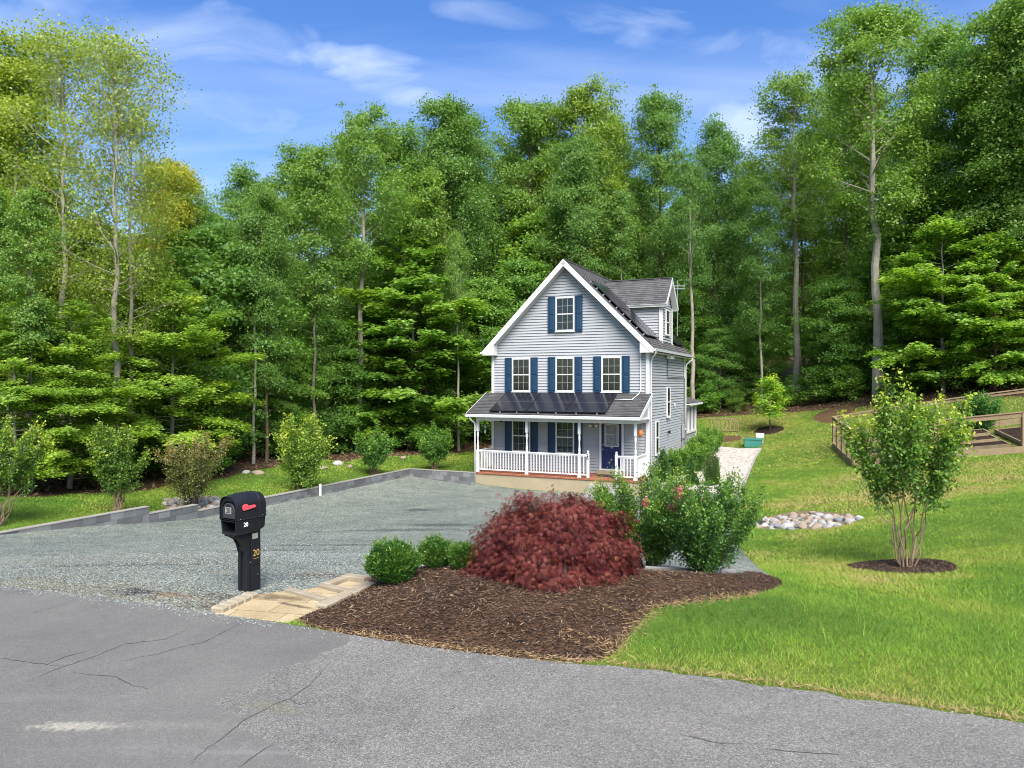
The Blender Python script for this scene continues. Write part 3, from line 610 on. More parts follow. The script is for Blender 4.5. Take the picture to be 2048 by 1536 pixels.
    def shutter(a0, a1, z0, z1):
        m = MB(); b = .05; zm = z0+(z1-z0)*.48
        m.box((a0, .022, z0), (a1, .040, z1), Ff)
        for x0, x1 in ((a0, a0+b), (a1-b, a1)): m.box((x0, .040, z0), (x1, .060, z1), Ff)
        for y0, y1 in ((z0, z0+b*1.3), (zm-b*.6, zm+b*.6), (z1-b*1.3, z1)): m.box((a0+b, .040, y0), (a1-b, .060, y1), Ff)
        for y0, y1 in ((z0+b*1.3, zm-b*.6), (zm+b*.6, z1-b*1.3)):
            x0, x1 = a0+b, a1-b; i = .035
            m.add([Ff(x0, .041, y0), Ff(x1, .041, y0), Ff(x1, .041, y1), Ff(x0, .041, y1), Ff(x0+i, .058, y0+i), Ff(x1-i, .058, y0+i), Ff(x1-i, .058, y1-i), Ff(x0+i, .058, y1-i)], [(0, 1, 5, 4), (1, 2, 6, 5), (2, 3, 7, 6), (3, 0, 4, 7), (4, 5, 6, 7)])
        m.build('shutter', M['blue'], H, bevel=.004)
    for a0, a1, bl, s in ((1.02, 1.94, M['blind_tan'], ((.66, 1.0), (1.955, 2.30))), (3.17, 4.06, M['blind_grey'], ((2.80, 3.155), (4.075, 4.43))), (5.31, 6.21, M['blind_grey'], ((4.94, 5.29), (6.225, 6.57)))):
        window(Ff, a0, a1, 4.20, 5.74, bl)
        for x0, x1 in s: shutter(x0, x1, 4.18, 5.76)
    window(Ff, 3.17, 4.07, 6.90, 8.44, M['blind_brown'])
    for x0, x1 in ((2.80, 3.155), (4.085, 4.44)): shutter(x0, x1, 6.87, 8.47)
    for a0, a1, s in ((1.02, 1.94, ((.66, 1.0), (1.955, 2.30))), (3.17, 4.06, ((2.80, 3.155), (4.075, 4.43)))):
        window(Ff, a0, a1, 1.44, 2.91, M['blind_shade'])
        for x0, x1 in s: shutter(x0, x1, 1.42, 2.93)
    window(Fr, 3.53, 4.2, 2.98, 4.42, None, dark=True); window(Fr, 1.2, 1.83, 1.42, 2.92, None, dark=True)
    # front door
    m = MB(); m.box((5.22, 0, .82), (5.31, .06, 2.98), Ff); m.box((6.215, 0, .82), (6.305, .06, 2.98), Ff); m.box((5.31, 0, 2.91), (6.215, .058, 2.98), Ff); m.box((5.22, 0, .80), (6.305, .10, .86), Ff)
    m.build('door_frame', M['white'], H, bevel=.004)
    m = MB(); m.box((5.312, .004, .862), (6.213, .03, 2.908), Ff)
    for x0, x1 in ((5.42, 5.72), (5.80, 6.10)):
        m.add([Ff(x0, .031, .98), Ff(x1, .031, .98), Ff(x1, .031, 1.66), Ff(x0, .031, 1.66), Ff(x0+.05, .045, 1.03), Ff(x1-.05, .045, 1.03), Ff(x1-.05, .045, 1.61), Ff(x0+.05, .045, 1.61)], [(0, 1, 5, 4), (1, 2, 6, 5), (2, 3, 7, 6), (3, 0, 4, 7), (4, 5, 6, 7)])
    dr = m.build('door', M['navy'], H)
    m = MB(); x0, x1, z0, z1 = 5.46, 6.08, 1.84, 2.80
    for q in (((x0, z0), (x0+.035, z1)), ((x1-.035, z0), (x1, z1)), ((x0+.035, z0), (x1-.035, z0+.035)), ((x0+.035, z1-.035), (x1-.035, z1))): m.box((q[0][0], .03, q[0][1]), (q[1][0], .055, q[1][1]), Ff)
    m.box((x0+.035, .033, 2.34), (x1-.035, .046, 2.355), Ff)
    cx = (x0+x1)/2                                          # leaded diamonds and curves
    def came(pts): m.tube([Ff(a, .042, z) for a, z in pts], .004, 5)
    came([(x0+.09, z0+.09), (x1-.09, z0+.09), (x1-.09, z1-.09), (x0+.09, z1-.09), (x0+.09, z0+.09)])
    for cz, hh, ww in ((2.16, .16, .075), (2.56, .15, .06), (2.36, .08, .05)):
        came([(cx, cz-hh), (cx+ww, cz), (cx, cz+hh), (cx-ww, cz), (cx, cz-hh)])
    for sg in (-1, 1):
        came([(cx+sg*.0, 1.95), (cx+sg*.13, 2.03), (cx+sg*.15, 2.18), (cx+sg*.05, 2.30), (cx+sg*.12, 2.42), (cx+sg*.10, 2.58), (cx, 2.72)])
    m.build('door_lite', M['white'], dr)
    m = MB(); m.box((x0+.035, .0305, z0+.035), (x1-.035, .036, z1-.035), Ff); m.build('door_glass', material('leaded_door_glass', (.17, .19, .19), .15, base2=(.10, .12, .13), scale=7, spec=.6), dr)
    m = MB(); m.box((5.73, .031, 1.765), (5.83, .04, 1.80), Ff); m.build('plaque', M['white'], dr)
    for z in (1.90, 1.70): m = MB(); m.tube([Ff(5.385, .03, z), Ff(5.385, .05, z)], .028, 12); m.tube([Ff(5.385, .05, z), Ff(5.385, .062, z), Ff(5.385, .085, z), Ff(5.385, .098, z)], [.012, .026, .03, .016], 12); m.build('handle' if z < 1.8 else 'deadbolt', M['metal'], dr, smooth=True)
    # wall lamp: twin flood with sensor
    m = MB(); m.tube([Ff(4.96, .02, 2.72), Ff(4.96, .06, 2.72)], .06, 12)
    m.cur = 1
    for sg in (-1, 1): m.tube([Ff(4.96+sg*.04, .06, 2.72), Ff(4.96+sg*.09, .10, 2.735), Ff(4.96+sg*.15, .15, 2.73), Ff(4.96+sg*.17, .17, 2.725)], [.02, .05, .07, .068], 12)
    m.cur = 2; m.tube([Ff(4.96, .06, 2.69), Ff(4.97, .11, 2.66)], .03, 8)
    m.build('porch_lamp', [M['white'], M['lamp_glass'], M['black']], H, smooth=True)
    MB().lathe([(.02, 0), (.05, .02), (.06, .08), (.03, .12), (.01, .13)], (.5, -.10, 2.78), 10).build('porch_lamp', M['black'], H, smooth=True)
    # porch
    PD = 1.69; m = MB(); m.box((-.03, -PD+.04, -.7), (Wd+.0, -.001, .55)); m.build('porch_base', M['concrete_beige'], H)
    bm_ = material('red_brick_edge', (.34, .125, .07), .85, base2=(.25, .085, .05), scale=9, bump=.3); t = bm_.node_tree; L = t.links.new; b = t.nodes['Principled BSDF']; src = b.inputs['Base Color'].links[0].from_socket
    tc = N(t, 'ShaderNodeTexCoord'); wv = N(t, 'ShaderNodeTexBrick'); wv.inputs['Scale'].default_value = 1; wv.inputs['Brick Width'].default_value = .105; wv.inputs['Row Height'].default_value = .42; wv.inputs['Mortar Size'].default_value = .006; wv.offset = 0
    wv.inputs['Color1'].default_value = (1, 1, 1, 1); wv.inputs['Color2'].default_value = (.72, .7, .7, 1); wv.inputs['Mortar'].default_value = (1.3, 1.5, 1.6, 1); L(tc.outputs['Object'], wv.inputs['Vector'])
    mx = N(t, 'ShaderNodeMix', data_type='RGBA', blend_type='MULTIPLY'); mx.inputs[0].default_value = 1; L(src, mx.inputs[6]); L(wv.outputs[0], mx.inputs[7]); L(mx.outputs[2], b.inputs['Base Color'])
    m = MB(); m.box((-.06, -PD, .552), (Wd+.03, -.002, .635)); m.build('porch_floor', bm_, H, bevel=.006)
    MB().box((5.15, -.28, .637), (6.4, -.003, .80)).build('door_step', M['concrete_beige'], H, bevel=.01)
    MB().box((5.35, -.95, .637), (6.2, -.40, .652)).build('door_mat', M['blackgrey'], H)
    m = MB()
    for i in range(3): m.box((5.35, -PD-.02-.32*(i+1), -.6), (6.65, -PD-.001-.32*i, .42-.19*i))
    m.build('porch_steps', M['concrete'], H, bevel=.012)
    pe, zt, zb = -2.0, 4.14, 3.24; pl = math.hypot(-pe, zt-zb); ux, uz = -pe/pl, (zt-zb)/pl
    PR = lambda a, o, u: (a, pe+u*ux-o*uz, zb+u*uz+o*ux)
    A0, A1 = -.31, Wd+.17
    m = MB(); siding(m, PR, lambda u: (A0, A1), 0, pl, .15, .022, .008); m.box((A0, -.045, 0), (A1, .004, pl-.01), PR); m.build('porch_roof', M['sh_porch'], H)
    m = MB(); m.box((A0, -2.02, zb-.14), (A1, -2.001, zb-.02)); 
    m.prism([(-2.021-p, zb-.14+q) for p, q in gp], A0-.01, A1+.01, lambda p, q, t: (t, p, q)); m.build('porch_gutter', M['white'], H)
    m = MB()
    m.box((.0, -1.68, 2.93), (Wd-.02, -1.54, 3.17)); m.box((-.0, -1.54, 2.93), (.11, -.05, 3.17)); m.box((Wd-.13, -1.54, 2.93), (Wd-.02, -.05, 3.17))
    m.build('porch_beam', M['white'], H, bevel=.004)
    m = MB(); m.box((A0+.01, -2.0, zb-.155), (A1-.01, -.05, zb-.142)); m.build('porch_ceiling', M['soffit'], H)
    for a, o0 in ((A0, -.02), (A1, 0)): MB().box((a+o0, -.15, -.02), (a+o0+.02, .025, pl), PR).build('porch_rake', M['white'], H)
    for a in (.0, Wd-.06):
        m = MB(); m.prism([(-1.66, 3.17), (-.03, 3.17), (-.03, zt-.2), (-1.62, zb+.02)], a, a+.05, lambda p, q, t: (t, p, q)); m.build('porch_gable', M['siding'], H)
    def post(a, d, name='porch_post', top=2.93):
        m = MB(); s = .055
        m.box((a-s-.015, d-s-.015, .637), (a+s+.015, d+s+.015, .72)); m.box((a-s, d-s, .72), (a+s, d+s, 1.62)); m.box((a-s, d-s, 2.45), (a+s, d+s, top-.001))
        m.lathe([(.05, 1.62), (.052, 1.65), (.034, 1.68), (.045, 1.71), (.05, 1.76), (.044, 1.84), (.032, 1.93), (.036, 1.97), (.036, 2.02), (.03, 2.06), (.03, 2.12), (.042, 2.2), (.05, 2.30), (.046, 2.36), (.034, 2.40), (.05, 2.43), (.052, 2.45)], (a, d, 0), 14)
        m.build(name, M['white'], H, bevel=.004)
    for a in (.06, 2.44, 4.84, 7.235): post(a, -1.6)
    dspout([(-.12, -2.07, zb-.12), (-.10, -2.02, zb-.25), (-.02, -1.76, zb-.42), (-.02, -1.73, zb-.6), (-.02, -1.73, -.05)])
    def newel(a, d):
        m = MB(); m.box((a-.05, d-.05, .637), (a+.05, d+.05, 1.66)); m.lathe([(.062, 1.66), (.062, 1.675), (.03, 1.685), (.045, 1.71), (.05, 1.735), (.03, 1.77), (.005, 1.78)], (a, d, 0), 12)
        return m.build('newel_post', M['white'], H, bevel=.004)
    n20 = newel(5.22, -1.6); newel(6.44, -1.6); newel(Wd-.04, -.14); newel(.07, -.14)
    for i, ch in enumerate('20'): text_mesh(ch, .16, lambda p, q, t, i=i: (5.22+p, -1.652-t, 1.57-.13*i+q), 'house_number', M['black'], n20, .006, .004)
    bal = None
    def railing(p, q):
        nonlocal bal
        p, q = Vector((*p, 0)), Vector((*q, 0)); d = q-p; n = max(2, int(d.length/.128)); e = d.normalized()
        m = MB(); m.beam(p+Vector((0, 0, 1.585)), q+Vector((0, 0, 1.585)), .075, .055); m.beam(p+Vector((0, 0, .76)), q+Vector((0, 0, .76)), .05, .06); m.beam(p+Vector((0, 0, 1.535)), q+Vector((0, 0, 1.535)), .04, .04)
        r = m.build('railing', M['white'], H, bevel=.006)
        for i in range(1, n):
            c = p+d*i/n
            if bal is None:
                bm2 = MB(); bm2.box((-.018, -.018, .791), (.018, .018, 1.514)); bal = bm2.build('baluster', M['white'], r)
                bal.location = c
            else:
                o = bal.copy(); COL.objects.link(o); o.parent = r; o.location = c
    railing((.13, -1.6), (2.37, -1.6)); railing((2.51, -1.6), (4.77, -1.6)); railing((4.91, -1.6), (5.165, -1.6)); railing((6.495, -1.6), (7.165, -1.6)); railing((Wd-.08, -1.53), (Wd-.05, -.20)); railing((.07, -1.53), (.07, -.2))
    # porch solar modules and their conduit
    def module(f, a0, a1, u0, u1, lift):
        m = MB(); t = .035
        m.box((a0, lift, u0), (a1, lift+t, u0+.02), f); m.box((a0, lift, u1-.02), (a1, lift+t, u1), f); m.box((a0, lift, u0+.02), (a0+.02, lift+t, u1-.02), f); m.box((a1-.02, lift, u0+.02), (a1, lift+t, u1-.02), f)
        m.cur = 1; m.box((a0+.02, lift+.004, u0+.02), (a1-.02, lift+t-.004, u1-.02), f)
        m.cur = 2; um = (u0+u1)/2; m.box((a0+.02, lift+t-.0035, um-.006), (a1-.02, lift+t-.001, um+.006), f)
        m.build('solar_panel', [M['pvframe'], M['pv'], material('module_seam', (.10, .10, .11), .4)], H)
    for i in range(3): module(PR, .80+1.765*i, .80+1.765*i+1.75, .10, 1.96, .085)
    m = MB()
    for a in (1.3, 2.1, 3.1, 3.9, 4.8, 5.7): m.box((a, .02, .04), (a+.05, .09, .09), PR)
    m.build('panel_clamp', M['metal'], H)
    MB().tube([PR(6.1, .06, 1.47), PR(6.85, .06, 1.47), (7.0, -.20, 4.12), (7.06, -.06, 4.3), (7.06, -.06, 5.86), (7.07, -.05, 5.98), (7.14, -.05, 6.04), (7.3, -.05, 6.04)], .022, 8).build('conduit', M['white'], H, smooth=True)
    # dormer
    XD, d1, d2, zd, zr = 7.24, 3.145, 5.34, 8.16, 9.62
    Fd = lambda a, o, z: (XD+o, a, z); zroof = lambda x: zE-.06+(Wd+OV-x); xroof = lambda z: Wd+OV-(z-zE+.06)
    D = MB(); dm = (d1+d2)/2
    siding(D, lambda a, o, z: (a, d1-o, z), lambda z: (xroof(z)-.1, XD), zroof(XD)-.1, zd+.15); siding(D, lambda a, o, z: (a, d2+o, z), lambda z: (xroof(z)-.1, XD), zroof(XD)-.1, zd+.15)
    siding(D, Fd, lambda z: (d1, d2) if z < zd else (d1+(z-zd), d2-(z-zd)), zroof(XD)-.1, zr-.45)
    D.prism([(xroof(zd)-.3, zd), (XD-.07, zd), (XD-.07, zroof(XD)-.2), (xroof(zroof(XD)-.2)-.3, zroof(XD)-.2)], d1+.07, d2-.07, lambda p, q, t: (p, t, q))
    do = D.build('dormer', M['siding'], H, recalc=False)
    m = MB(); 
    for a in (d1-.03, d2-.08): m.box((XD-.0, a, zroof(XD)-.05), (XD+.04, a+.11, zd+.1))
    m.box((XD-.13, d1-.045, zroof(XD)+.06), (XD-.001, d1, zd+.02))
    m.build('corner_board', M['white'], do)
    es = .26; ul = (dm-d1+es)*sl; xe = XD+.26
    DN = lambda a, o, u: (a, d1-es+u/sl-o/sl, zr-(dm-d1+es)+u/sl+o/sl); DS = lambda a, o, u: (a, d2+es-u/sl+o/sl, zr-(dm-d1+es)+u/sl+o/sl)
    m = MB()
    for S in (DN, DS):
        siding(m, S, lambda u: (xroof(zr-(dm-d1+es)+u/sl)-.12, xe), 0, ul, .15, .022, .008)
        m.add([S(xroof(zr-(dm-d1+es))-.1, -.0, 0), S(xe, 0, 0), S(xe, 0, ul), S(xroof(zr)-.1, 0, ul), S(xroof(zr-(dm-d1+es))-.1, -.04, 0), S(xe, -.04, 0), S(xe, -.04, ul), S(xroof(zr)-.1, -.04, ul)], [(0, 1, 2, 3), (7, 6, 5, 4), (0, 4, 5, 1), (1, 5, 6, 2)])
    m.beam((xroof(zr), dm, zr+.02), (xe, dm, zr+.02), .16, .04); m.build('dormer_roof', M['sh_dorm'], do)
    m = MB()
    for S in (DN, DS):
        m.box((xe+.001, -.17, -.02), (xe+.02, .012, ul), S); m.box((XD-2.0 if S is DN else XD-2.0, -.16, -.021), (xe, .0, -.001), S)
        m.box((XD+.01, -.17, .0), (xe, -.16, ul-.1), S)
    m.box((XD-1.95, d1-es+.02, zd-.02), (xe, d1, zd-.005)); m.box((XD-1.95, d2, zd-.02), (xe, d2+es-.02, zd-.005))
    m.build('dormer_trim', M['white'], do)
    m = MB(); a0, a1, z0, z1 = 3.86, 4.72, 6.86, 8.12; fw = .08; zm = (z0+z1)/2
    for q in (((a0, z0), (a0+fw, z1)), ((a1-fw, z0), (a1, z1)), ((a0+fw, z0), (a1-fw, z0+fw)), ((a0+fw, z1-fw), (a1-fw, z1)), ((a0+fw, zm-.025), (a1-fw, zm+.025))): m.box((q[0][0], 0, q[0][1]), (q[1][0], .065, q[1][1]), Fd)
    m.build('dormer_window', M['white'], do)
    m = MB(); m.box((a0+fw, .01, z0+fw), (a1-fw, .035, z1-fw), Fd); m.build('pane', M['pv'], do)
    # modules on the right slope, in front of and behind the dormer
    for (a0, a1) in ((.15, 1.25), (1.27, 2.6)):
        for (u0, u1) in ((.75, 2.45), (2.48, 4.2)): module(S_R, a0, a1, u0, u1, .11)
    for (a0, a1) in ((5.9, 7.0), (7.02, 8.1)): module(S_R, a0, a1, .6, 2.3, .11)
    m = MB()
    for u in np.arange(.8, 4.2, .42): m.box((.06, .02, u), (.14, .10, u+.05), S_R)
    m.build('panel_clamp', M['metal'], H)
    # things on the right wall
    m = MB(); m.tube([Fr(5.25, .02, 3.51), Fr(5.25, .07, 3.51)], .09, 12); m.build('vent_cover', M['white'], H)
    m = MB(); m.tube([Fr(3.83, .02, 2.28), Fr(3.83, .12, 2.28)], [.05, .09], 8); m.build('hose_bib', M['black'], H)
    m = MB(); m.box((7.0, .025, 1.75), (7.35, .17, 2.45), Fr); m.tube([Fr(7.18, .17, 2.2), Fr(7.18, .26, 2.2)], .085, 14); m.box((7.42, .025, 1.5), (7.62, .15, 2.3), Fr); m.build('electric_meter', M['metal'], H, bevel=.01)
    m = MB()
    for a in (7.1, 7.25, 7.5): m.tube([Fr(a, .06, .9), Fr(a, .06, 1.8)], .03, 8)
    m.tube([Fr(7.15, .06, 2.4), Fr(7.15, .06, 3.1)], .03, 8)
    m.build('meter_conduit', M['metal'], H)
    m = MB(); m.tube([Fr(3.57, .05, 5.80), Fr(3.57, .05, 4.93), Fr(3.66, .05, 4.87), Fr(7.6, .05, 4.87), Fr(7.72, .05, 4.8), Fr(7.72, .05, 2.3)], .016, 6); m.build('cable_run', M['blackgrey'], H)
    m = MB(); m.box((3.4, .03, 5.72), (4.0, .28, 5.90), Fr); m.build('junction_box', M['white'], H, bevel=.01)
    m = MB(); m.tube([(7.2, 6.9, 7.0), (7.2, 6.95, 9.9)], .02, 6)
    for zz, l in ((9.6, .35), (9.45, .2)): m.beam((6.95, 6.8, zz), (7.55, 7.15, zz), .02, .03); 
    m.beam((7.5, 7.1, 9.45), (7.5, 7.1, 9.75), .02, .02)
    m.build('antenna', M['metal'], H)
    # rear sun room, flush with the right wall
    R0, R1 = Ln+.02, Ln+3.3
    m = MB(); m.box((Wd-4.2, R0, -.3), (Wd-.08, R1-.02, 1.95)); siding(m, Fr, lambda z: (R0, R1), -.2, 1.95); rm = m.build('sun_room', M['siding'], H, recalc=False)
    m = MB()
    for a in (R0+.02, R0+1.05, R0+2.1, R1-.13): m.box((a, -.1, 1.95), (a+.12, .05, 3.42), Fr)
    m.box((R0, -.08, 1.9), (R1, .06, 2.02), Fr); m.box((R0, -.08, 3.3), (R1, .06, 3.5), Fr); m.box((R0, .0, .2), (R0+.16, .07, 1.9), Fr); m.box((R1-.14, .0, -.2), (R1, .06, 1.9), Fr)
    m.build('sun_room_frame', M['white'], rm)
    MB().box((R0+.1, -.06, 2.02), (R1-.1, -.04, 3.3), Fr).build('sun_room_glass', M['pv'], rm)
    m = MB(); m.prism([(Wd+.32, 3.50), (Wd+.32, 3.58), (Wd-2.2, 4.25), (Wd-2.2, 4.15)], R0, R1+.35, lambda p, q, t: (p, t, q)); m.cur = 1
    m.prism([(Wd+.35, 3.42), (Wd+.35, 3.52), (Wd+.321, 3.52), (Wd+.321, 3.42)], R0, R1+.36, lambda p, q, t: (p, t, q)); m.prism([(Wd, 3.45), (Wd+.32, 3.45), (Wd+.32, 3.495), (Wd, 3.495)], R0, R1+.3, lambda p, q, t: (p, t, q))
    m.build('sun_room_roof', [M['sh_main'], M['white']], rm)
    return H
HOUSE = build_house()
def house_pt(a, d, z): x, y = house_xy(a, d); return Vector((x, y, HZ+z))
# ornaments hanging from the porch
t = empty('wind_chime', house_pt(.02, -.8, 2.95), 0, 'silver wind chime hanging from the left end of the porch roof', 'wind chime')
MB().tube([(0, 0, 0), (0, 0, -.22)], .004, 5).build('string', M['wire'], t)
m = MB(); m.lathe([(.004, -.22), (.05, -.26), (.065, -.33), (.05, -.40), (.01, -.44)], (0, 0, 0), 8); m.build('spinner', M['metal'], t, smooth=True)
m = MB(); m.lathe([(.01, -.47), (.045, -.52), (.05, -.60), (.02, -.66)], (0, 0, 0), 8); m.build('bell', M['lettering'], t, smooth=True)
t = empty('hanging_ornament', house_pt(7.28, -1.0, 2.93), 0, 'round orange glass ornament hanging by the right end of the porch', 'ornament')
MB().tube([(0, 0, 0), (0, 0, -.27)], .004, 5).build('string', M['wire'], t)
MB().lathe([(.01, -.26), (.06, -.28), (.11, -.34), (.125, -.42), (.10, -.50), (.05, -.55), (.01, -.56)], (0, 0, 0), 14).build('globe', M['orange'], t, smooth=True)
# overhead service cable from the eave to the trees
p0 = house_pt(7.7, 7.9, 6.0); p1 = Vector((22.0, 56, p0.z-.9))
pts = [p0.lerp(p1, i/16)-Vector((0, 0, 4*.9*(i/16)*(1-i/16))) for i in range(17)]
tag(MB().tube(pts, .022, 6).build('service_cable', M['wire']), 'thin black overhead cable sagging from the house eave towards the trees', 'cable')

# ------------------------------------------------------------------ mailbox
def build_mailbox():
    b = ground_at(490, 8.94)
    T = empty('mailbox', b, R(-31.8), 'black plastic mailbox on a wide post, numbered 20, with a red flag', 'mailbox'); T.scale = (.87, .87, 1)
    m = MB()                                               # post: square column, fluted front, flaring arm under the box
    m.box((-.085, .02, 0), (.085, .20, .80)); m.box((-.10, -.045, 0), (-.045, .02, .80)); m.box((.045, -.045, 0), (.10, .02, .80)); m.box((-.045, -.02, 0), (.045, .02, .80))
    m.box((-.115, .02, 0), (-.085, .18, .80)); m.box((.085, .02, 0), (.115, .18, .80))
    m.prism([(-.045, .50), (-.06, .58), (-.10, .65), (-.17, .70), (-.26, .725), (-.26, .76), (.20, .76), (.20, .70), (-.045, .70)], -.075, .075, lambda p, q, t: (t, p, q))
    m.prism([(-.045, .47), (-.08, .58), (-.13, .66), (-.2, .70), (-.27, .725), (-.27, .745), (-.045, .745)], -.102, -.076, lambda p, q, t: (t, p, q)); m.prism([(-.045, .47), (-.08, .58), (-.13, .66), (-.2, .70), (-.27, .725), (-.27, .745), (-.045, .745)], .076, .102, lambda p, q, t: (t, p, q))
    m.prism([(-.04, 0), (.04, 0), (.03, .25), (0, .34), (-.03, .25)], -.028, -.0201, lambda p, q, t: (p, t, q))
    m.build('post', M['black'], T, bevel=.008, seg=2)
    def arch(w, zb, zt, r, n=8):
        pr = [(-w, zb)]; 
        for i in range(n+1):
            a = math.pi-math.pi/2*i/n; pr.append((-w+r+r*math.cos(a), zt-r+(r)*math.sin(a)*1.0))
        for i in range(n+1):
            a = math.pi/2-math.pi/2*i/n; pr.append((w-r+r*math.cos(a), zt-r+r*math.sin(a)))
        pr.append((w, zb)); return pr
    def loft(prs, ys, name, mat, par, caps=(True, True), bevel=0):
        m = MB(); n = len(prs[0]); vs = [(p, y, q) for pr, y in zip(prs, ys) for p, q in pr]
        fs = [(k*n+i, k*n+(i+1) % n, (k+1)*n+(i+1) % n, (k+1)*n+i) for k in range(len(prs)-1) for i in range(n)]
        if caps[0]: fs.append(tuple(range(n)))
        if caps[1]: fs.append(tuple((len(prs)-1)*n+i for i in range(n)))
        m.add(vs, fs); return m.build(name, mat, par, bevel=bevel)
    # upper compartment: a hooded arch, its front edge standing out as a rim
    A = lambda w, zb, zt, r: arch(w, zb, zt, r)
    loft([A(.148, .93, 1.155, .10), A(.148, .93, 1.155, .10), A(.170, .925, 1.205, .115), A(.172, .925, 1.215, .12), A(.176, .925, 1.24, .125), A(.176, .925, 1.24, .125), A(.171, .925, 1.236, .122), A(.177, .925, 1.243, .125), A(.176, .925, 1.225, .125), A(.16, .925, 1.18, .115)],
         [-.225, -.26, -.262, -.30, -.10, .10, .105, .11, .21, .245], 'body', M['black'], T, bevel=.006)
    d = loft([A(.128, .945, 1.135, .095), A(.128, .945, 1.135, .095)], [-.262, -.275], 'door', M['blackgrey'], T, bevel=.006)
    MB().box((-.03, -.29, 1.105), (.03, -.2751, 1.12)).build('door_handle', M['black'], d)
    MB().box((-.075, -.2765, 1.005), (.06, -.2755, 1.085)).build('number_plate', M['steel'], d)
    text_mesh('20', .085, lambda p, q, t: (p-.005, -.2770-t, 1.042+q), 'number', M['black'], d, .002, .0)
    # lower compartment with the open newspaper slot
    m = MB(); sec = [(-.17, .92), (-.155, .77), (-.13, .745), (.13, .745), (.155, .77), (.17, .92)]; n = 6
    for y0, y1 in ((-.02, .12), (.12, .235)):
        sh = .90 if y1 > .2 else 1
        m.add([(p, y0, q) for p, q in sec]+[(p*sh, y1, .92-(.92-q)*(.8 if y1 > .2 else 1)) for p, q in sec], [(i, (i+1) % n, n+(i+1) % n, n+i) for i in range(n)]+[tuple(range(n)), tuple(range(n, 2*n))])
    for (p0, p1) in (((-.17, .92), (-.155, .77)), ((.17, .92), (.155, .77))):
        s = -1 if p0[0] < 0 else 1
        m.add([(p0[0], -.28, p0[1]), (p1[0], -.27, p1[1]), (p1[0], -.02, p1[1]), (p0[0], -.02, p0[1]), (p0[0]-s*.02, -.28, p0[1]), (p1[0]-s*.02, -.27, p1[1]), (p1[0]-s*.02, -.02, p1[1]), (p0[0]-s*.02, -.02, p0[1])], [(0, 1, 2, 3), (7, 6, 5, 4), (0, 4, 5, 1), (1, 5, 6, 2), (0, 3, 7, 4)])
    m.box((-.155, -.27, .745), (.155, -.02, .775)); m.box((-.15, -.285, .905), (.15, -.02, .922)); m.box((-.15, -.03, .775), (.15, -.021, .905))
    m.build('newspaper_slot', M['black'], T, bevel=.007, seg=2)
    m = MB()
    for z in (.9225,): m.box((.1735, -.26, .934), (.1775, .09, .938)); m.box((.172, .12, .926), (.1785, .22, .930))
    m.build('seam', M['blackgrey'], T)
    fl = MB(); fl.prism([(-.18, 1.055), (-.165, 1.04), (.02, 1.06), (.045, 1.07), (.045, 1.085), (.02, 1.098), (-.08, 1.095), (-.10, 1.115), (-.14, 1.125), (-.175, 1.11), (-.19, 1.085)], .178, .192, lambda p, q, t: (t, p, q))
    fl.build('flag', M['red'], T, bevel=.004, seg=2)
    text_mesh('20', .075, lambda p, q, t: (.1685+t-(.862-.85-q)*0.0, -.115+p, .862+q), 'number', M['lettering'], T, .004, .0)
    MB().box((.1152, .035, .655), (.120, .13, .725)).build('sticker', M['steel'], T)
    pl = MB().box((.1152, .015, .33), (.123, .175, .60)).build('plate', M['black'], T, bevel=.003)
    text_mesh('20', .115, lambda p, q, t: (.1232+t, .097+p, .475+q), 'number', M['gold'], pl, .002)
    MB().box((.1232, .05, .405), (.1242, .145, .410)).build('underline', M['gold'], pl)
    m = MB()
    for y, z in ((-.21, .943), (.17, .95), (.13, .2), (-.0, .37)): m.tube([(.113 if z < .9 else .174, y, z), (.119 if z < .9 else .1795, y, z)], .006, 8)
    m.build('bolt', M['metal'], T)
    return T
build_mailbox()

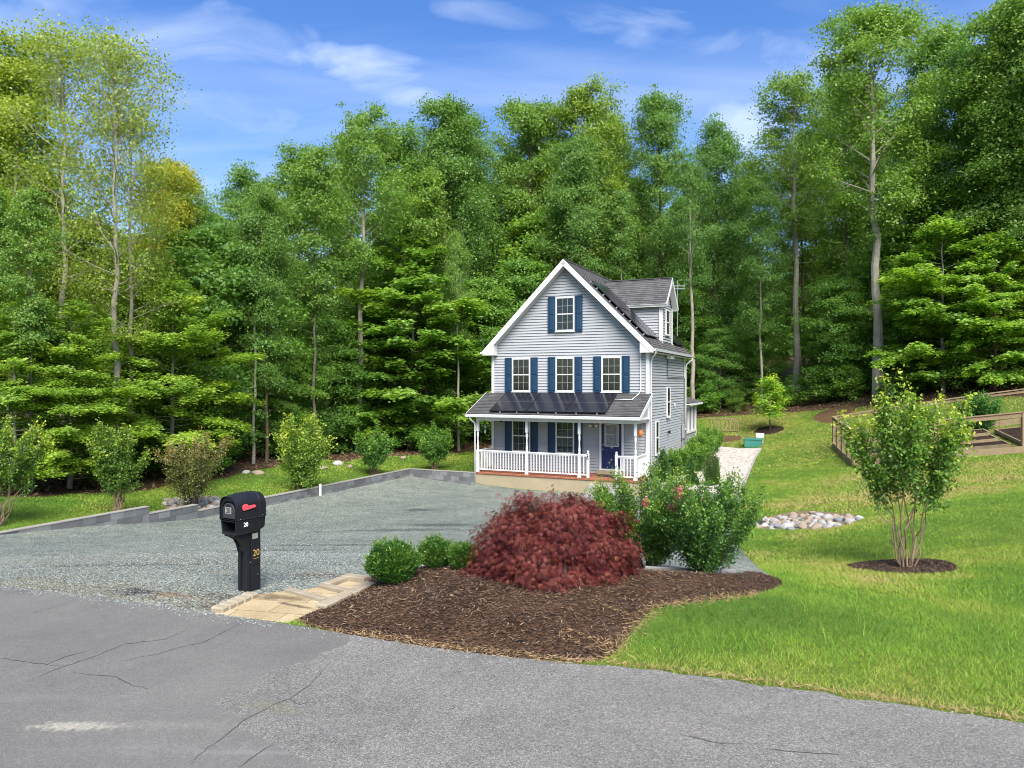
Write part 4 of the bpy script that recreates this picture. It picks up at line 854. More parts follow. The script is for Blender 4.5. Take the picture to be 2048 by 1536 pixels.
# ------------------------------------------------------------------ block wall along the drive
def build_wall():
    bm_ = material('grey_concrete_block', (.15, .155, .155), .9, base2=(.105, .11, .113), scale=2.2, bump=.3, bscale=60); t = bm_.node_tree; L = t.links.new; b = t.nodes['Principled BSDF']
    src = b.inputs['Base Color'].links[0].from_socket
    oi = N(t, 'ShaderNodeAttribute'); oi.attribute_name = 'tint'
    mr = N(t, 'ShaderNodeMapRange'); mr.inputs[3].default_value = .75; mr.inputs[4].default_value = 1.4; L(oi.outputs['Fac'], mr.inputs[0])
    mx = N(t, 'ShaderNodeMix', data_type='RGBA', blend_type='MULTIPLY'); mx.inputs[0].default_value = 1; L(src, mx.inputs[6]); cc = N(t, 'ShaderNodeCombineColor'); [L(mr.outputs[0], cc.inputs[i]) for i in range(3)]
    L(cc.outputs[0], mx.inputs[7]); L(mx.outputs[2], b.inputs['Base Color'])
    cap = material('pale_wall_top', (.30, .285, .255), .9, base2=(.23, .22, .195), scale=3, bump=.2)
    T = empty('block_wall', (WC[0], WC[1], -1.6), 0, 'low stepped grey concrete block wall along the left and back of the gravel drive', 'wall')
    off = Vector((WC[0], WC[1], -1.6)); m = MB(); tints = []; caps = MB()
    d0 = Vector((WD[0], WD[1], 0)); n0 = Vector((WD[1], -WD[0], 0)); d1 = Vector((hc, -hs_, 0)); n1 = Vector((hs_, hc, 0))
    def run(d, n, k0, k1, ztop, courses, par=0):
        for c in range(courses):
            z1 = ztop-.2*c; k = k0-(.2 if (c+par) % 2 else 0)
            while k < k1-.02:
                ka, kb = max(k, k0)+.004, min(k+.4, k1)-.004
                if kb > ka:
                    f = lambda a, o, z: tuple(Vector((WC[0], WC[1], 0))+d*a+n*o+Vector((0, 0, z))-off)
                    r = rnd.uniform(-.004, .004); m.box((ka, .0+r, z1-.195), (kb, .19, z1-.001), f); tints.extend([rnd.random()**1.3]*6)
                k += .4
        f = lambda a, o, z: tuple(Vector((WC[0], WC[1], 0))+d*a+n*o+Vector((0, 0, z))-off)
        caps.box((k0-.0, -.012, ztop), (k1, .20, ztop+.022), f)
        m.box((k0+.01, .012, ztop-.2*courses-.2), (k1-.01, .185, ztop-.004), f); tints.extend([.35]*6)
    run(d0, n0, -.19, 12.03, -1.36, 4); run(d0, n0, 12.03, 13.75, -1.16, 5, 1); run(d0, n0, 13.75, 20.4, -.95, 5)
    run(d1, n1, .0, 3.35, -1.36, 4)
    w_ = m.build('blocks', bm_, T); a = w_.data.attributes.new('tint', 'FLOAT', 'FACE'); a.data.foreach_set('value', tints)
    caps.build('coping', cap, T)
build_wall()
# white marker post on the wall's face
p = wp(6.35, -.06); T = empty('marker_post', (p[0], p[1], g(*p)), 0, 'short white plastic marker post against the block wall', 'post')
m = MB(); m.box((-.045, -.045, -.1), (.045, .045, .42)); m.build('shaft', M['white'], T, bevel=.006)
m = MB(); m.box((-.055, -.055, .421), (.055, .055, .44)); m.build('cap', M['white'], T, bevel=.006)

# ------------------------------------------------------------------ edging of the walk, the path and the bed
def beam_thing(name, p, q, w, h, mat, label, cat, group=None, lift=0, bevel=.008):
    p, q = Vector((*p, 0)), Vector((*q, 0)); c = (p+q)/2; zp, zq = g(p.x, p.y)+lift, g(q.x, q.y)+lift
    o = Vector((c.x, c.y, (zp+zq)/2)); m = MB(); m.beam(Vector((p.x, p.y, zp))-o, Vector((q.x, q.y, zq))-o, w, h)
    b = m.build(name, mat, None, bevel=bevel); b.location = o; return tag(b, label, cat, group)
slabm = material('weathered_tan_stone', (.33, .285, .21), .9, base2=(.25, .21, .15), scale=4, bump=.35, bscale=30)
pa, pb = unproj(642, 1217), unproj(742, 1170)
beam_thing('edging_board', pa, pb, .16, .09, slabm, 'long pale stone edging between the walk and the mulch', 'edging', lift=.0)
pa, pb = unproj(652, 1175), unproj(697, 1159)
beam_thing('edging_board', pa, pb, .12, .08, slabm, 'short pale edging on the gravel side of the walk near the boxwoods', 'edging', lift=.02)
pa, pb = unproj(690, 1159), unproj(735, 1164)
beam_thing('edging_board', pa, pb, .14, .10, slabm, 'pale stone edging across the top of the walk beside the boxwoods', 'edging', lift=.02)
for i in range(4):
    pa, pb = unproj(508+75*i*.9, 1192-9*i), unproj(590+62*i, 1216-13*i)
    if i in (1, 2): beam_thing('step_riser', pa, pb, .10, .07, slabm, ('lower' if i == 1 else 'upper')+' stone riser across the tan walk', 'step', lift=.01)
for i in range(5):
    pa, pb = unproj(432+15*i, 1225-6.6*i), unproj(445+15*i, 1219-6.6*i)
    beam_thing('edging_stone', pa, pb, .17, .09, slabm, 'small rough tan edging stone in the row behind the mailbox foot', 'stone', 'edging stones along the walk', lift=.015, bevel=.02)
pa, pb = house_xy(7.55, -1.55), unproj(1478, 1000)
q0, q1 = house_xy(7.5, -1.0), house_xy(9.35, -1.45)
def low_wall(name, pts, h, w, mat, label, cat, up=.3):
    P = [Vector((*p, g(*p))) for p in pts]; o = P[0].copy(); m = MB()
    for a, b in zip(P[:-1], P[1:]):
        top = max(a.z, b.z)
        m.beam(Vector((a.x, a.y, a.z+up-h/2))-o, Vector((b.x, b.y, b.z+up-h/2))-o, w, h)
    b = m.build(name, mat, None, bevel=.012); b.location = o; return tag(b, label, cat)
low_wall('retaining_wall', [q0, q1], .8, .16, M['concrete'], 'low grey concrete wall at the front end of the white gravel path', 'wall', .18)
e0 = px([(1480, 992), (1498, 946), (1511, 916), (1523, 897)])
low_wall('path_edging', e0, .3, .07, M['concrete'], 'thin grey edging between the white gravel path and the lawn', 'edging', .05)
b0 = [(1.9, 10.2), (2.6, 10.22), (3.25, 10.36)]
low_wall('bed_edging', b0, .3, .05, material('grey_edging_strip', (.33, .33, .32), .8, var=.2), 'grey edging strip between mulch bed and gravel behind the bushes', 'edging', .10)
# ------------------------------------------------------------------ plants
def leaf_mat(name, cols, trans=.35, rough=.48, tcol=1.25, spec=.5):
    """leaf colour from the per-leaf 'tint' along a ramp, times the copy's own tone"""
    m = bpy.data.materials.new(name); m.use_nodes = True; t = m.node_tree; t.nodes.clear(); L = t.links.new
    o = N(t, 'ShaderNodeOutputMaterial'); at_ = N(t, 'ShaderNodeAttribute'); at_.attribute_name = 'tint'
    r = N(t, 'ShaderNodeValToRGB'); el = r.color_ramp.elements
    while len(el) < len(cols): el.new(.5)
    for i, c in enumerate(cols): el[i].position = i/(len(cols)-1); el[i].color = (*c, 1)
    L(at_.outputs['Fac'], r.inputs[0])
    oi = N(t, 'ShaderNodeObjectInfo'); mx = N(t, 'ShaderNodeMix', data_type='RGBA', blend_type='MULTIPLY'); mx.inputs[0].default_value = 1
    L(r.outputs[0], mx.inputs[6]); L(oi.outputs['Color'], mx.inputs[7])
    d = N(t, 'ShaderNodeBsdfPrincipled'); d.inputs['Roughness'].default_value = rough; d.inputs['Specular IOR Level'].default_value = spec; L(mx.outputs[2], d.inputs['Base Color'])
    tr = N(t, 'ShaderNodeBsdfTranslucent'); m2 = N(t, 'ShaderNodeMix', data_type='RGBA', blend_type='MULTIPLY'); m2.inputs[0].default_value = 1; L(mx.outputs[2], m2.inputs[6]); m2.inputs[7].default_value = (tcol*1.1, tcol*1.15, tcol*.6, 1); L(m2.outputs[2], tr.inputs[0])
    ms = N(t, 'ShaderNodeMixShader'); ms.inputs[0].default_value = trans; L(d.outputs[0], ms.inputs[1]); L(tr.outputs[0], ms.inputs[2]); L(ms.outputs[0], o.inputs[0])
    return m
LM = {
 'hard': leaf_mat('broad_leaves', [(.072, .150, .032), (.125, .235, .040), (.185, .310, .048), (.27, .37, .058)], .42),
 'beech': leaf_mat('beech_leaves', [(.075, .175, .026), (.130, .260, .034), (.20, .345, .042), (.30, .42, .052)], .45),
 'shrub': leaf_mat('shrub_leaves', [(0.042, 0.115, 0.024), (0.077, 0.176, 0.027), (0.154, 0.270, 0.034), (0.336, 0.419, 0.047)]),
 'box': leaf_mat('boxwood_leaves', [(.016, .062, .009), (.034, .108, .012), (.075, .17, .018), (.16, .26, .032)], .22),
 'dark': leaf_mat('evergreen_leaves', [(0.025, 0.085, 0.023), (0.045, 0.124, 0.027), (0.077, 0.169, 0.032), (0.126, 0.208, 0.041)], .2),
 'maple': leaf_mat('red_maple_leaves', [(.036, .008, .011), (.100, .018, .019), (.165, .036, .031), (.24, .070, .056), (.29, .11, .065)], .3, tcol=1.0, spec=.2),
 'bronze': leaf_mat('bronze_leaves', [(0.062, 0.102, 0.027), (0.125, 0.150, 0.036), (0.225, 0.198, 0.054), (0.338, 0.204, 0.081)], .3),
 'pink': leaf_mat('pink_petals', [(.55, .10, .16), (.65, .16, .22), (.75, .28, .33)], .3),
}
BARK = {
 'grey': material('grey_bark', (.15, .13, .105), .95, base2=(.08, .068, .054), scale=3.5, bump=.7, bscale=14),
 'pale': material('pale_bark', (.34, .31, .255), .95, base2=(.20, .18, .145), scale=3.0, bump=.5, bscale=12),
 'brown': material('brown_bark', (.13, .095, .065), .95, base2=(.075, .055, .04), scale=4, bump=.8, bscale=14),
 'myrtle': material('smooth_tan_bark', (.22, .155, .10), .8, base2=(.15, .105, .07), scale=5, bump=.2, bscale=30),
 'twig': material('dark_twig_bark', (.09, .065, .045), .9, var=.3, scale=8),
}
def bez(p, d, L, n, wob, rng, droop=0., up=0.):
    pts = [np.array(p, float)]; d = np.array(d, float); d /= np.linalg.norm(d)
    for i in range(n):
        d = d+rng.normal(0, wob, 3); d[2] += up-droop*(i/n); d /= np.linalg.norm(d); pts.append(pts[-1]+d*L/n)
    return pts
def lerp_path(pts, t):
    k = t*(len(pts)-1); i = min(int(k), len(pts)-2); f = k-i
    return pts[i]*(1-f)+pts[i+1]*f, (pts[i+1]-pts[i])
def rdir(rng, n): return unit(rng.normal(0, 1, (n, 3)))
def make_hardwood(seed, H, base, Rm, nl, perc, leaf, rc, r0=.2, fl=.5, bark='grey', ascend=.55, lowtw=5, lead=11, mat='hard', rise=.05):
    """tall forest tree: trunk with limbs; crown of leaf tufts carried on the limb ends with gaps between"""
    rng = np.random.default_rng(seed); mb = MB(); C = []
    tp = [np.array((0, 0, -.4))]; ln = rng.normal(0, .012, 2)
    for i in range(1, 15): 
        z = H*.96*i/14; tp.append(np.array((ln[0]*z+rng.normal(0, .05), ln[1]*z+rng.normal(0, .05), z)))
    mb.tube(tp, [r0*(1.25 if i == 0 else 1)*(1-.9*(i/14)**1.1) for i in range(15)], 9)
    for i in range(nl):
        t = (i+rng.random())/nl; h = H*(base+(.97-base)*t); q, _ = lerp_path(tp, min(.999, h/(H*.96)))
        env = (math.sin(math.pi*min(1, .12+.80*t)))**.75; L = max(.9, Rm*env*rng.uniform(.6, 1.15))
        az = i*2.4+rng.normal(0, .5); el = .15+ascend*(.3+t)+rng.normal(0, .12)
        d = (math.cos(az)*math.cos(el), math.sin(az)*math.cos(el), math.sin(el))
        lp = bez(q, d, L, 6, .10, rng, up=rise); rr = max(.018, r0*(1-h/H)*.42)
        mb.tube(lp, [rr*(1-.8*k/6) for k in range(7)], 5, cap=False)
        C.append((lp[-1], 1.0))
        for s in (.42, .58, .72, .86):
            for sg in (-1, 1):
                if rng.random() < .18: continue
                b, bd = lerp_path(lp, s+rng.uniform(-.06, .06)); a2 = az+sg*rng.uniform(.5, 1.2); e2 = el*.6+rng.normal(.1, .25)
                sp = bez(b, (math.cos(a2)*math.cos(e2), math.sin(a2)*math.cos(e2), math.sin(e2)), L*rng.uniform(.22, .42), 3, .15, rng)
                mb.tube(sp, [rr*.4, rr*.3, rr*.2, rr*.1], 4, cap=False)
                C.append((sp[-1], rng.uniform(.7, 1.1))); 
                if rng.random() < .5: C.append((sp[2]+rng.normal(0, .15, 3), .7))
    for i in range(lead):                                   # upright leaders standing out of the top at uneven heights
        h = H*rng.uniform(.68, .93); q, _ = lerp_path(tp, h/(H*.96)); az = i*2.4+rng.normal(0, .4); L = Rm*rng.uniform(.5, 1.15)
        lp = bez(q, (math.cos(az)*.62, math.sin(az)*.62, 1), L, 5, .12, rng, up=.06); mb.tube(lp, [r0*.12*(1-.8*k/5)+.004 for k in range(6)], 4, cap=False)
        for kk in (2, 3, 4, 5): C.append((lp[kk]+rng.normal(0, .12, 3), .85-.11*kk))
    for i in range(lowtw):                                  # short leafy twigs on the bare trunk
        h = H*base*rng.uniform(.25, 1); q, _ = lerp_path(tp, h/(H*.96)); az = rng.uniform(0, 6.28)
        lp = bez(q, (math.cos(az), math.sin(az), .3), rng.uniform(.6, 1.5), 3, .2, rng); mb.tube(lp, [.02, .015, .012, .008], 4, cap=False); C.append((lp[-1], .55))
    P, D, NN, T = [], [], [], []
    for c, k in C:
        n = int(perc*rng.uniform(.6, 1.3)*k); tone = rng.normal(0, .13)
        e = rng.normal(0, 1, (n, 3))*np.array((1, 1, fl))*rc*k*.62; e[:, 2] -= .35*(e[:, 0]**2+e[:, 1]**2)
        P.append(c+e); ow = unit(np.array((c[0], c[1], 0.))+1e-6); nn = rng.normal(0, .5, (n, 3))+ow*.55+unit(e)*.3; nn[:, 2] += .6; NN.append(nn)
        dd = rdir(rng, n)+unit(e+1e-6)*.5; dd[:, 2] -= .25; D.append(dd)
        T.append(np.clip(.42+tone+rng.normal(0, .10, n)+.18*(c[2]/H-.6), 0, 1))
    P, D, NN, T = map(np.concatenate, (P, D, NN, T)); s = leaf*rng.uniform(.7, 1.3, len(P))
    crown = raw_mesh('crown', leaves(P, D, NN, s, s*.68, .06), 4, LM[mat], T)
    return mb.mesh('trunk', BARK[bark], recalc=False), crown, H
def make_beech(seed, H, Rm, nl, dens, leaf, bark='pale', mat='beech', low=.05, r0=.13, sprd=.24):
    """layered tree: flat leafy sprays one over another, from near the ground to the top"""
    rng = np.random.default_rng(seed); mb = MB(); P, D, NN, T = [], [], [], []
    tp = [np.array((rng.normal(0, .04), rng.normal(0, .04), H*.98*i/10-.3*(i == 0))) for i in range(11)]
    mb.tube(tp, [r0*(1-.92*i/10) for i in range(11)], 8)
    for i in range(nl):
        t = (i+rng.random())/nl; h = H*(low+(.97-low)*t); q, _ = lerp_path(tp, h/(H*.98))
        L = max(.5, Rm*(1-t**3.2)**.75*(.72+.28*min(1, t*5))*rng.uniform(.5, 1.15))
        az = i*2.39996+rng.normal(0, .5); el = .16+.8*t**2.5+rng.normal(0, .17)
        dv = lambda a, e: (math.cos(a)*math.cos(e), math.sin(a)*math.cos(e), math.sin(e))
        lp = bez(q, dv(az, el), L, 6, .05, rng, droop=.09); rr = .03*(1-t)+.006
        mb.tube(lp, [rr*(1-.8*k/6)+.003 for k in range(7)], 4, cap=False); tone = rng.normal(0, .13)
        axes = [(lp, az, L, .22)]
        for sg in (-1, 1):
            if L < .9: break
            b0, _ = lerp_path(lp, rng.uniform(.22, .5)); a2 = az+sg*rng.uniform(.45, .85); l2 = L*rng.uniform(.45, .75)
            sp = bez(b0, dv(a2, el*.6+rng.normal(-.02, .08)), l2, 4, .06, rng, droop=.10); mb.tube(sp, [rr*.5, rr*.4, rr*.3, rr*.2, .002], 4, cap=False); axes.append((sp, a2, l2, .15))
        for path, ang, LL, s0 in axes:
            lat = np.array((-math.sin(ang), math.cos(ang), 0)); ntw = max(4, int(LL*3.4))
            for j in range(ntw):                             # twigs in the plane of the limb, leaves in two rows along each
                s = s0+(1-s0)*(j+rng.random())/ntw; b, bd = lerp_path(path, min(s, .999)); bd = bd/np.linalg.norm(bd)
                for sg in (-1, 1):
                    l2 = max(.25, L*sprd*rng.uniform(.5, 1.2)*(1.1-.8*abs(s-.5))*.8); d2 = unit(bd*.85+lat*sg*rng.uniform(.5, .95)+np.array((0, 0, rng.normal(-.05, .09))))
                    n = max(4, int(dens*l2*rng.uniform(.7, 1.25))); u = rng.random(n)**.8
                    c = b+d2*(u*l2)[:, None]; c[:, 2] -= .30*(u*l2)**2; c += rng.normal(0, .08, (n, 3))*np.array((1.4, 1.4, 1.3))
                    ld = d2+np.cross(d2, (0, 0, 1))*(rng.choice((-1, 1), n)*rng.uniform(.4, 1.1, n))[:, None]; ld[:, 2] -= .2
                    nn = rng.normal(0, .46, (n, 3))+np.array((math.cos(ang), math.sin(ang), 0))*.55; nn[:, 2] += .75
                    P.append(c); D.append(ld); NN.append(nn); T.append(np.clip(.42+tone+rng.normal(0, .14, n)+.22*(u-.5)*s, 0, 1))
    P, D, NN, T = map(np.concatenate, (P, D, NN, T)); s = leaf*rng.uniform(.7, 1.25, len(P))
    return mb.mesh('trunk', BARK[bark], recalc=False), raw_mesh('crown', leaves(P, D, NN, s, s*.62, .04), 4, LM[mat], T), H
def make_vase(seed, H, Rm, nst, tw, per, leaf, mat='shrub', bark='myrtle', bare=.38, r0=.022, tipb=.5, spread=.35, upright=.35, tone0=.3):
    """many-stemmed shrub: stems fan out of one root, twigs carry the leaves, new growth at the tips is lighter"""
    rng = np.random.default_rng(seed); mb = MB(); P, D, NN, T = [], [], [], []
    for i in range(nst):
        az = i*2.4+rng.normal(0, .4); rr = Rm*math.sqrt((i+.5)/nst)*rng.uniform(.75, 1.05); hh = H*(1-.30*(rr/Rm)**2)*rng.uniform(.80, 1.02)
        e = np.array((math.cos(az)*rr, math.sin(az)*rr, hh)); b = np.array((math.cos(az), math.sin(az), 0))*rng.uniform(.02, .12)*Rm*.7; b[2] = -.08
        ctl = b+(e-b)*np.array((spread, spread, .5)); n = 9
        sp = [b*(1-t)**2+2*ctl*t*(1-t)+e*t*t+(rng.normal(0, .017*H, 3) if 0 < t < 1 else 0) for t in np.linspace(0, 1, n+1)]
        mb.tube(sp, [r0*(1-.85*k/n) for k in range(n+1)], 6, cap=False)
        for j in range(tw):
            s = bare+(1-bare)*((j+rng.random())/tw)**.85; q, bd = lerp_path(sp, min(s, .999)); bd = bd/np.linalg.norm(bd)
            out = np.array((q[0], q[1], 0)); on = np.linalg.norm(out); out = out/on if on > .05 else np.array((math.cos(az), math.sin(az), 0))
            td = unit(bd*.5+out*.45+rng.normal(0, .55, 3)+np.array((0, 0, upright))); L = H*rng.uniform(.09, .20)*(1.25-.7*s)
            if j > tw-3: td = unit(bd+rng.normal(0, .2, 3)); L = H*rng.uniform(.08, .18)
            tpnts = [q, q+td*L*.5+rng.normal(0, .02*L, 3), q+td*L+np.array((0, 0, .05*L))]
            mb.tube(tpnts, [r0*.22, r0*.16, r0*.08], 4, cap=False)
            n2 = max(3, int(per*rng.uniform(.6, 1.3))); u = rng.random(n2)*1.05
            c = q+td*(u*L)[:, None]+rng.normal(0, .022+leaf*.55, (n2, 3)); ld = td*.5+rdir(rng, n2)*.9
            nn = rng.normal(0, .6, (n2, 3)); nn[:, 2] += .7
            fr = np.linalg.norm(q/np.array((Rm, Rm, H)))
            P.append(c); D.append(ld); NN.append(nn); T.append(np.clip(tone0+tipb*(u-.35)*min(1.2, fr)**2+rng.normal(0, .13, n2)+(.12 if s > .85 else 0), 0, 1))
    P, D, NN, T = map(np.concatenate, (P, D, NN, T)); s = leaf*rng.uniform(.7, 1.3, len(P))
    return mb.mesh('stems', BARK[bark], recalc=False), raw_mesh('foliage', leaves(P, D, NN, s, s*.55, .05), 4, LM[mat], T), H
def make_dense(seed, H, Rm, n, leaf, mat, shape='ball', spikes=160, wd=.5):
    """clipped shrub: leafy shell with upright shoots breaking its outline"""
    rng = np.random.default_rng(seed); mb = MB(); P, D, NN, T = [], [], [], []
    for i in range(7):
        az = i*.9; mb.tube([(0, 0, -.05), (math.cos(az)*Rm*.3, math.sin(az)*Rm*.3, H*.4), (math.cos(az)*Rm*.6, math.sin(az)*Rm*.6, H*.72)], [.014, .01, .004], 5, cap=False)
    d = rdir(rng, n); ph = rng.uniform(0, 6.28, 6)
    lump = 1+.05*np.sin(d[:, 0]*5+ph[0])*np.sin(d[:, 1]*4+ph[1])+.05*np.sin(d[:, 2]*6+ph[2]+d[:, 0]*3)
    rr = (rng.random(n)**.28)*lump
    if shape == 'ball': P0 = d*rr[:, None]*np.array((Rm, Rm, H*.5))+np.array((0, 0, H*.5)); P0[:, 2] = np.maximum(P0[:, 2], .02+.05*rng.random(n))
    else:
        z = 1-np.sqrt(rng.random(n)); a = rng.uniform(0, 6.28, n); prof = (np.sin(np.pi*np.clip(.16+.84*z, 0, 1))**.55) if shape == 'column' else (1-z)**.75+.05
        q = Rm*prof*(rng.random(n)**.3)*(1+.12*np.sin(a*3+ph[0]+z*7)); P0 = np.stack([q*np.cos(a), q*np.sin(a), z*H*.97+.03], 1); d = np.stack([np.cos(a), np.sin(a), .5*np.ones(n)], 1)
    out = unit(d)+np.array((0, 0, .5))
    P.append(P0); D.append(out+rdir(rng, n)*.7); NN.append(unit(d)+rng.normal(0, .6, (n, 3))); 
    lumpt = .12*np.sin(P0[:, 0]*9/Rm*.4+ph[3])+.1*np.sin(P0[:, 1]*9/Rm*.4+P0[:, 2]*6+ph[4])
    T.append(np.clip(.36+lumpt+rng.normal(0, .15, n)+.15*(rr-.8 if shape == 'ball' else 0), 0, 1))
    for i in range(spikes):
        j = rng.integers(n); 
        if P0[j, 2] < H*.3: continue
        k = 14; u = np.linspace(0, 1, k); L = H*rng.uniform(.08, .19); dd = unit(unit(d[j])*.6+np.array((0, 0, 1.))+rng.normal(0, .2, 3))
        P.append(P0[j]+dd*(u*L)[:, None]+rng.normal(0, leaf*.3, (k, 3))); D.append(dd+rdir(rng, k)*.8); NN.append(rdir(rng, k)); T.append(np.clip(.5+.35*u+rng.normal(0, .1, k), 0, 1))
    P, D, NN, T = map(np.concatenate, (P, D, NN, T)); s = leaf*rng.uniform(.7, 1.3, len(P))
    return mb.mesh('stems', BARK['twig'], recalc=False), raw_mesh('foliage', leaves(P, D, NN, s, s*wd, .05), 4, LM[mat], T), H
def plant(name, pr, loc, rz, sc, label, cat, group=None, tone=(1, 1, 1), pn=('trunk', 'crown'), zs=None):
    T = empty(name, loc, rz, label, cat, group); T.scale = (sc, sc, sc if zs is None else zs)
    a = obj(pn[0], pr[0], T); b = obj(pn[1], pr[1], T); b.color = (*tone, 1)
    return T

# ---- forest
HW = [make_hardwood(11, 22, .34, 3.5, 30, 150, 0.15, .90, .17), make_hardwood(12, 22, .26, 3.0, 34, 138, 0.145, .85, .15, bark='brown'), make_hardwood(13, 22, .42, 3.8, 28, 160, 0.155, .95, .19, bark='brown'),
      make_hardwood(14, 22, .30, 2.7, 32, 125, 0.145, .80, .14, bark='pale'), make_hardwood(15, 22, .20, 3.3, 36, 130, 0.15, .90, .16, bark='brown')]
TULIP = [make_hardwood(21, 23, .42, 4.0, 32, 125, .155, .75, .30, bark='pale', ascend=.85, lowtw=9, lead=10), make_hardwood(22, 23, .50, 3.6, 24, 100, .155, .75, .25, bark='pale', ascend=.55, lowtw=4)]
SLIM = [make_hardwood(71, 22, .52, 2.3, 22, 70, .18, .75, .13, bark='pale', lowtw=9, lead=5), make_hardwood(72, 22, .46, 2.0, 24, 64, .18, .75, .11, bark='grey', lowtw=11, lead=5), make_hardwood(73, 22, .58, 2.6, 20, 76, .19, .8, .15, bark='pale', lowtw=7, lead=6)]
AIRY = [make_hardwood(31, 15, .42, 3.0, 28, 52, .088, .62, .13, bark='pale', ascend=.75, lowtw=6), make_hardwood(32, 15, .36, 2.8, 26, 55, .088, .66, .12, bark='pale', ascend=.75, lowtw=6)]
# leafy from the ground up: soft tiers of drooping tufts
UN = [make_hardwood(61, 13, .05, 3.0, 46, 84, .18, .85, .10, fl=.30, bark='grey', ascend=.22, lowtw=0, lead=4, mat='beech', rise=.0), make_hardwood(62, 13, .03, 2.5, 48, 76, .17, .80, .09, fl=.34, bark='brown', ascend=.30, lowtw=0, lead=4, mat='beech', rise=.01), make_hardwood(63, 13, .08, 3.4, 44, 90, .19, .9, .11, fl=.28, bark='pale', ascend=.18, lowtw=0, lead=5, mat='beech', rise=.0)]
BE = [make_beech(41, 12, 4.0, 62, 40, .22, sprd=.27), make_beech(42, 12, 3.5, 58, 40, .21, sprd=.28), make_beech(43, 12, 4.4, 66, 40, .23, bark='brown', sprd=.27)]
NB = [make_beech(44, 12, 4.0, 66, 58, .165, r0=.12, sprd=.27), make_beech(45, 12, 3.6, 62, 58, .165, r0=.12, sprd=.28)]
SKY = [(-150, 60), (0, 120), (50, 260), (80, 360), (310, 390), (350, 360), (450, 385), (490, 350), (560, 290), (640, 240), (700, 250), (760, 270), (800, 265), (870, 215), (930, 250), (980, 275), (1050, 225), (1140, 205), (1200, 250), (1260, 265), (1330, 210), (1400, 260), (1480, 335), (1520, 300), (1560, 200), (1680, 170), (1760, 80), (1850, 80), (1900, 90), (1960, 30), (2048, 10), (2250, -50)]
def skyv(u): return float(np.interp(u, [p[0] for p in SKY], [p[1] for p in SKY]))
def feature(kind, i, u, Y, vtop, label, cat='tree', tone=(1, 1, 1), wide=1.0, rz=None, group=None, name=None):
    pr = {'h': HW, 't': TULIP, 'a': AIRY, 'b': BE, 'n': NB, 'u': UN, 's': SLIM}[kind][i]
    b = ground_at(u, Y); ht = CH+(768-vtop)*Y/F-b.z; s = ht/pr[2]
    nm = name or {'h': 'hardwood_tree', 't': 'tall_poplar_tree', 'a': 'slender_tree', 'b': 'beech_tree', 'n': 'beech_tree', 'u': 'understory_tree', 's': 'slim_tree'}[kind]
    T = plant(nm, pr, b, rnd.uniform(0, 6.28) if rz is None else rz, s*wide, label, cat, group, tone, zs=s); return T
YEL = (2.1, 1.35, .75); WARM = (1.25, 1.08, .85); COOL = (.88, .94, 1.1); BRI = (1.4, 1.2, .95); DK = (.80, .86, .9)
